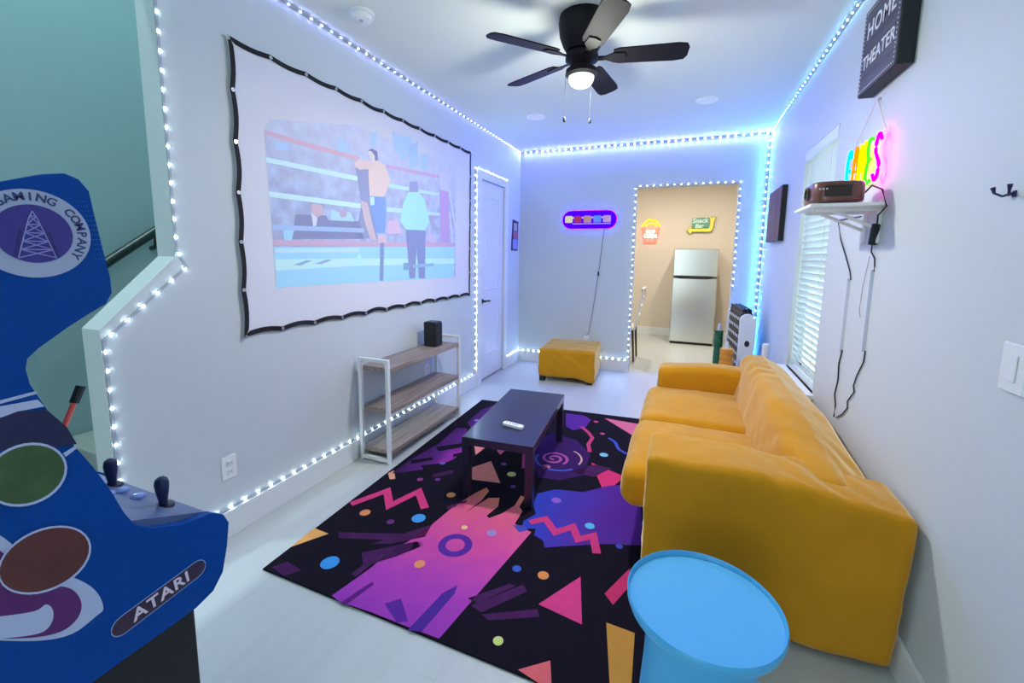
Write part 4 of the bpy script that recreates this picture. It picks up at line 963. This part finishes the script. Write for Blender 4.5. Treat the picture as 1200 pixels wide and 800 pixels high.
# ================================================================== GAME PIECES BY THE FAR CORNER
gb = thing('game_rack', (2.53, -.76, 0), 'upright white and black disc game rack behind the sofa', 'game')
gw = mat('game_white', '#dfe4ea', .4); gk = mat('game_black', '#121318', .5)
def endp(y0, y1):
    P_ = [Vector((2.53, y0, .0)), Vector((2.53, y0, .82))] + [Vector((2.595 + .065*math.cos(a), y0, .82 + .06*math.sin(a))) for a in [PI - PI*k/10 for k in range(1, 10)]] + [Vector((2.66, y0, .82)), Vector((2.66, y0, 0))]
    return prism(P_, (0, y1-y0, 0), bev=.004)
obj('end_post', endp(-.78, -.74), gw, gb); obj('end_post', endp(-.16, -.12), gw, gb)
gb.rotation_euler = (0, 0, math.radians(4.6)); obj('end_mark', prism(circ((2.60, -.781, .60), 1, .022, 16, ry=.03), (0, -.002, 0)), gk, gb)
obj('board', box(2.545, 2.64, -.74, -.16, .08, .88, .003), gk, gb)
dk1 = prism(circ((0, 0, 0), 0, .016, 10), (-.006, 0, 0)); fd = None
dkb = prism(circ((0, 0, 0), 0, .040, 16), (.012, 0, 0)); fk = None
for i in range(7):
    for j in range(9):
        P_ = (2.5445, -.70 + i*.083, .13 + j*.086)
        if fd is None: fd = local('peg', dk1, gw, gb, P_)
        else: share('peg', fd, gb, P_)
    for x in (2.55, 2.585, 2.62):
        P_ = (x, -.70 + i*.083, .885)
        if fk is None: fk = local('disc', dkb, gk, gb, P_)
        else: share('disc', fk, gb, P_)
def stack(x, y, r, z1, n, col, lab, sq=False):
    t = thing('disc_stack', (x, y, 0), lab, 'disc stack', 'stacked game discs by the doorway'); h = (z1-.02)/n; mm = mat('disc_' + col, col, .5)
    obj('base', lathe((x, y, 0), [(0, 0), (r*1.05, 0), (r*1.05, .015), (0, .02)], 24), gw, t)
    obj('pole', lathe((x, y, 0), [(0, .02), (.014, .02), (.014, z1+.05), (.010, z1+.065), (0, z1+.068)], 12), gw, t, True)
    f_ = None
    for k in range(n):
        if f_ is None: f_ = local('disc', lathe((0, 0, 0), [(.0145, 0), (r*.93, 0), (r, h*.25), (r, h*.72), (r*.93, h*.97), (.0145, h*.97)], 24), mm, t, (x, y, .02))
        else: share('disc', f_, t, (x, y, .02 + k*h))
stack(2.385, -.42, .042, .66, 22, '#15603f', 'tall stack of dark green ribbed discs on a white pole')
stack(2.425, -.90, .058, .565, 10, '#dd8f26', 'short stack of orange ribbed discs on a white pole')
ro = thing('white_tube', (2.70, -1.35, 0), 'white capped tube standing between the sofa back and the window corner', 'tube')
obj('tube_body', tube([(2.66, -1.28, .002), (2.675, -1.28, .68)], .026, 20), gw, ro, True); obj('cap', lathe((2.675, -1.28, .68), [(.027, -.004), (.026, .016), (.018, .024), (0, .026)], 20), gw, ro, True)

# ================================================================== KITCHEN THINGS
fr = thing('refrigerator', (2.17, 2.43, 0), 'stainless steel two-door refrigerator in the kitchen', 'refrigerator')
ss = mat('stainless', '#d2d4cd', .24, 1.0); fg = mat('fridge_side', '#8c8f8c', .5)
fx0, fx1, fy = 1.845, 2.50, 2.12
obj('body', box(fx0+.005, fx1-.005, fy+.05, 2.77, .02, 1.53, .006), fg, fr)
dl = obj('door', box(fx0, fx1, fy-.01, fy+.047, .04, 1.075, .012, 3), ss, fr)
du = obj('door', box(fx0, fx1, fy-.01, fy+.047, 1.105, 1.535, .012, 3), ss, fr)
b = prism([Vector((x, fy-.02, z)) for x, z in ((fx0+.03, 1.098), (fx1-.06, 1.098), (fx1-.14, 1.066), (fx0+.12, 1.066))], (0, .03, 0))
obj('grip_recess', b, mat('grip_black', '#161616', .5), dl)
obj('toe_kick', box(fx0+.01, fx1-.01, fy+.03, 2.7, .0, .04), abk, fr)
# popcorn neon
pn_ = thing('popcorn_sign', (1.41, 2.79, 1.64), 'red and yellow neon popcorn box sign on the kitchen wall', 'neon sign')
yk = 2.775; red = glow('neon_red', (1.0, .07, .05, 1), 5); yel = glow('neon_yellow', (1.0, .62, .02, 1), 2.2)
obj('back_board', prism([Vector((x, yk+.012, z)) for x, z in ((1.305, 1.64), (1.525, 1.64), (1.565, 1.93), (1.545, 2.02), (1.48, 2.07), (1.41, 2.08), (1.34, 2.07), (1.275, 2.02), (1.255, 1.93))], (0, .01, 0)), mat('neon_board', '#e6b8a0', .5), pn_)
bxp = [(1.28, 1.92), (1.325, 1.655), (1.505, 1.655), (1.55, 1.92)]
obj('box_outline', tube([Vector((x, yk, z)) for x, z in bxp], .011, 8), red, pn_)
for x in (1.35, 1.415, 1.48): obj('box_stripe', tube([Vector((x, yk, 1.66)), Vector((x + (x-1.415)*.35, yk, 1.90))], .010, 8), red, pn_)
obj('popcorn_outline', tube([Vector((1.415 + .14*math.cos(a)*(1+.06*math.cos(6*a)), yk, 1.93 + .12*math.sin(a)*(1+.08*math.cos(7*a)))) for a in [PI*k/24 for k in range(25)]], .013, 8), yel, pn_)
obj('popcorn_outline', tube([Vector((1.415 + .085*math.cos(a), yk, 1.93 + .06*math.sin(a)*(1+.1*math.cos(7*a)))) for a in [PI*k/16 for k in range(17)]], .010, 8), yel, pn_)
obj('lettering', text_bm('POP', .085, frame((1.415, yk-.008, 1.835), (1, 0, 0), (0, 0, 1)), .003, .003), glow('neon_white', (1, .93, .9, 1), 2.6), pn_)
obj('lettering', text_bm('CORN', .075, frame((1.415, yk-.008, 1.765), (1, 0, 0), (0, 0, 1)), .003, .003), glow('neon_white', (1, .93, .9, 1), 2.6), pn_)
# arrow sign
sg = thing('arrow_sign', (2.23, 2.79, 1.86), 'teal board sign reading Snack Bar with a bent yellow arrow', 'sign')
teal = mat('sign_teal', '#5f9c8c', .5); ylw = mat('sign_yellow', '#e6d24a', .45, emit='#e6d24a', estr=.15); sdk = mat('sign_outline', '#5c5a34', .6)
sc_ = lambda x, y: ony(800 + x/22.86, 245 + y/22.86, 2.76)
obj('board', prism([sc_(x, y) for x, y in ((250, 500), (262, 270), (290, 240), (700, 225), (720, 250), (700, 495))], (0, .03, 0)), teal, sg)
arrow = [(115, 570), (205, 480), (235, 490), (235, 525), (690, 515), (725, 470), (745, 345), (730, 225), (765, 205), (800, 240), (850, 200), (885, 220), (835, 345), (810, 500), (770, 580), (720, 605), (235, 605), (225, 650), (195, 655)]
obj('arrow_back', prism([sc_(500 + (x-500)*1.03, 430 + (y-430)*1.05) + Vector((0, -.004, 0)) for x, y in arrow], (0, .03, 0)), sdk, sg)
obj('arrow', prism([sc_(x, y) + Vector((0, -.012, 0)) for x, y in arrow], (0, .012, 0)), ylw, sg)
smt = mat('sign_text', '#d2ecd8', .6)
p1 = sc_(470, 310); p2 = sc_(440, 455)
obj('lettering', text_bm('Snack', .105, frame((p1.x, 2.757, p1.z), (1, 0, .03), (0, 0, 1)), .002, .003, shear=.15), smt, sg)
obj('lettering', text_bm('Bar', .095, frame((p2.x, 2.757, p2.z), (1, 0, .03), (0, 0, 1)), .002, .003, shear=.15), smt, sg)
# white chair beside the doorway
ch = thing('kitchen_chair', (1.22, .72, 0), 'white framed chair just inside the kitchen doorway', 'chair')
cwm = mat('chair_white', '#e6e0d6', .45); cbm = mat('chair_leg_brown', '#4a3424', .5)
obj('seat', soft(.98, 1.44, .50, .94, .43, .47, .018, 8), cwm, ch, True)
for yy in (.52, .92):
    obj('back_post', tube([(1.44, yy, .44), (1.47, yy, .62), (1.53, yy, .95), (1.515, yy, .985)], .016, 10), cwm, ch, True)
obj('top_rail', tube([(1.52, .52, .975), (1.525, .72, .985), (1.52, .92, .975)], .018, 10), cwm, ch, True)
for z in (.62, .74, .86): obj('back_slat', tube([(1.46+(z-.55)*.17, .53, z), (1.465+(z-.55)*.17, .72, z), (1.46+(z-.55)*.17, .91, z)], .011, 8), cwm, ch, True)
for x, yy in ((1.01, .53), (1.01, .91), (1.42, .53), (1.42, .91)): obj('leg', tube([(x, yy, .44), (x+(.03 if x > 1.2 else -.02), yy, .0)], [.017, .013], 10), cbm, ch, True)
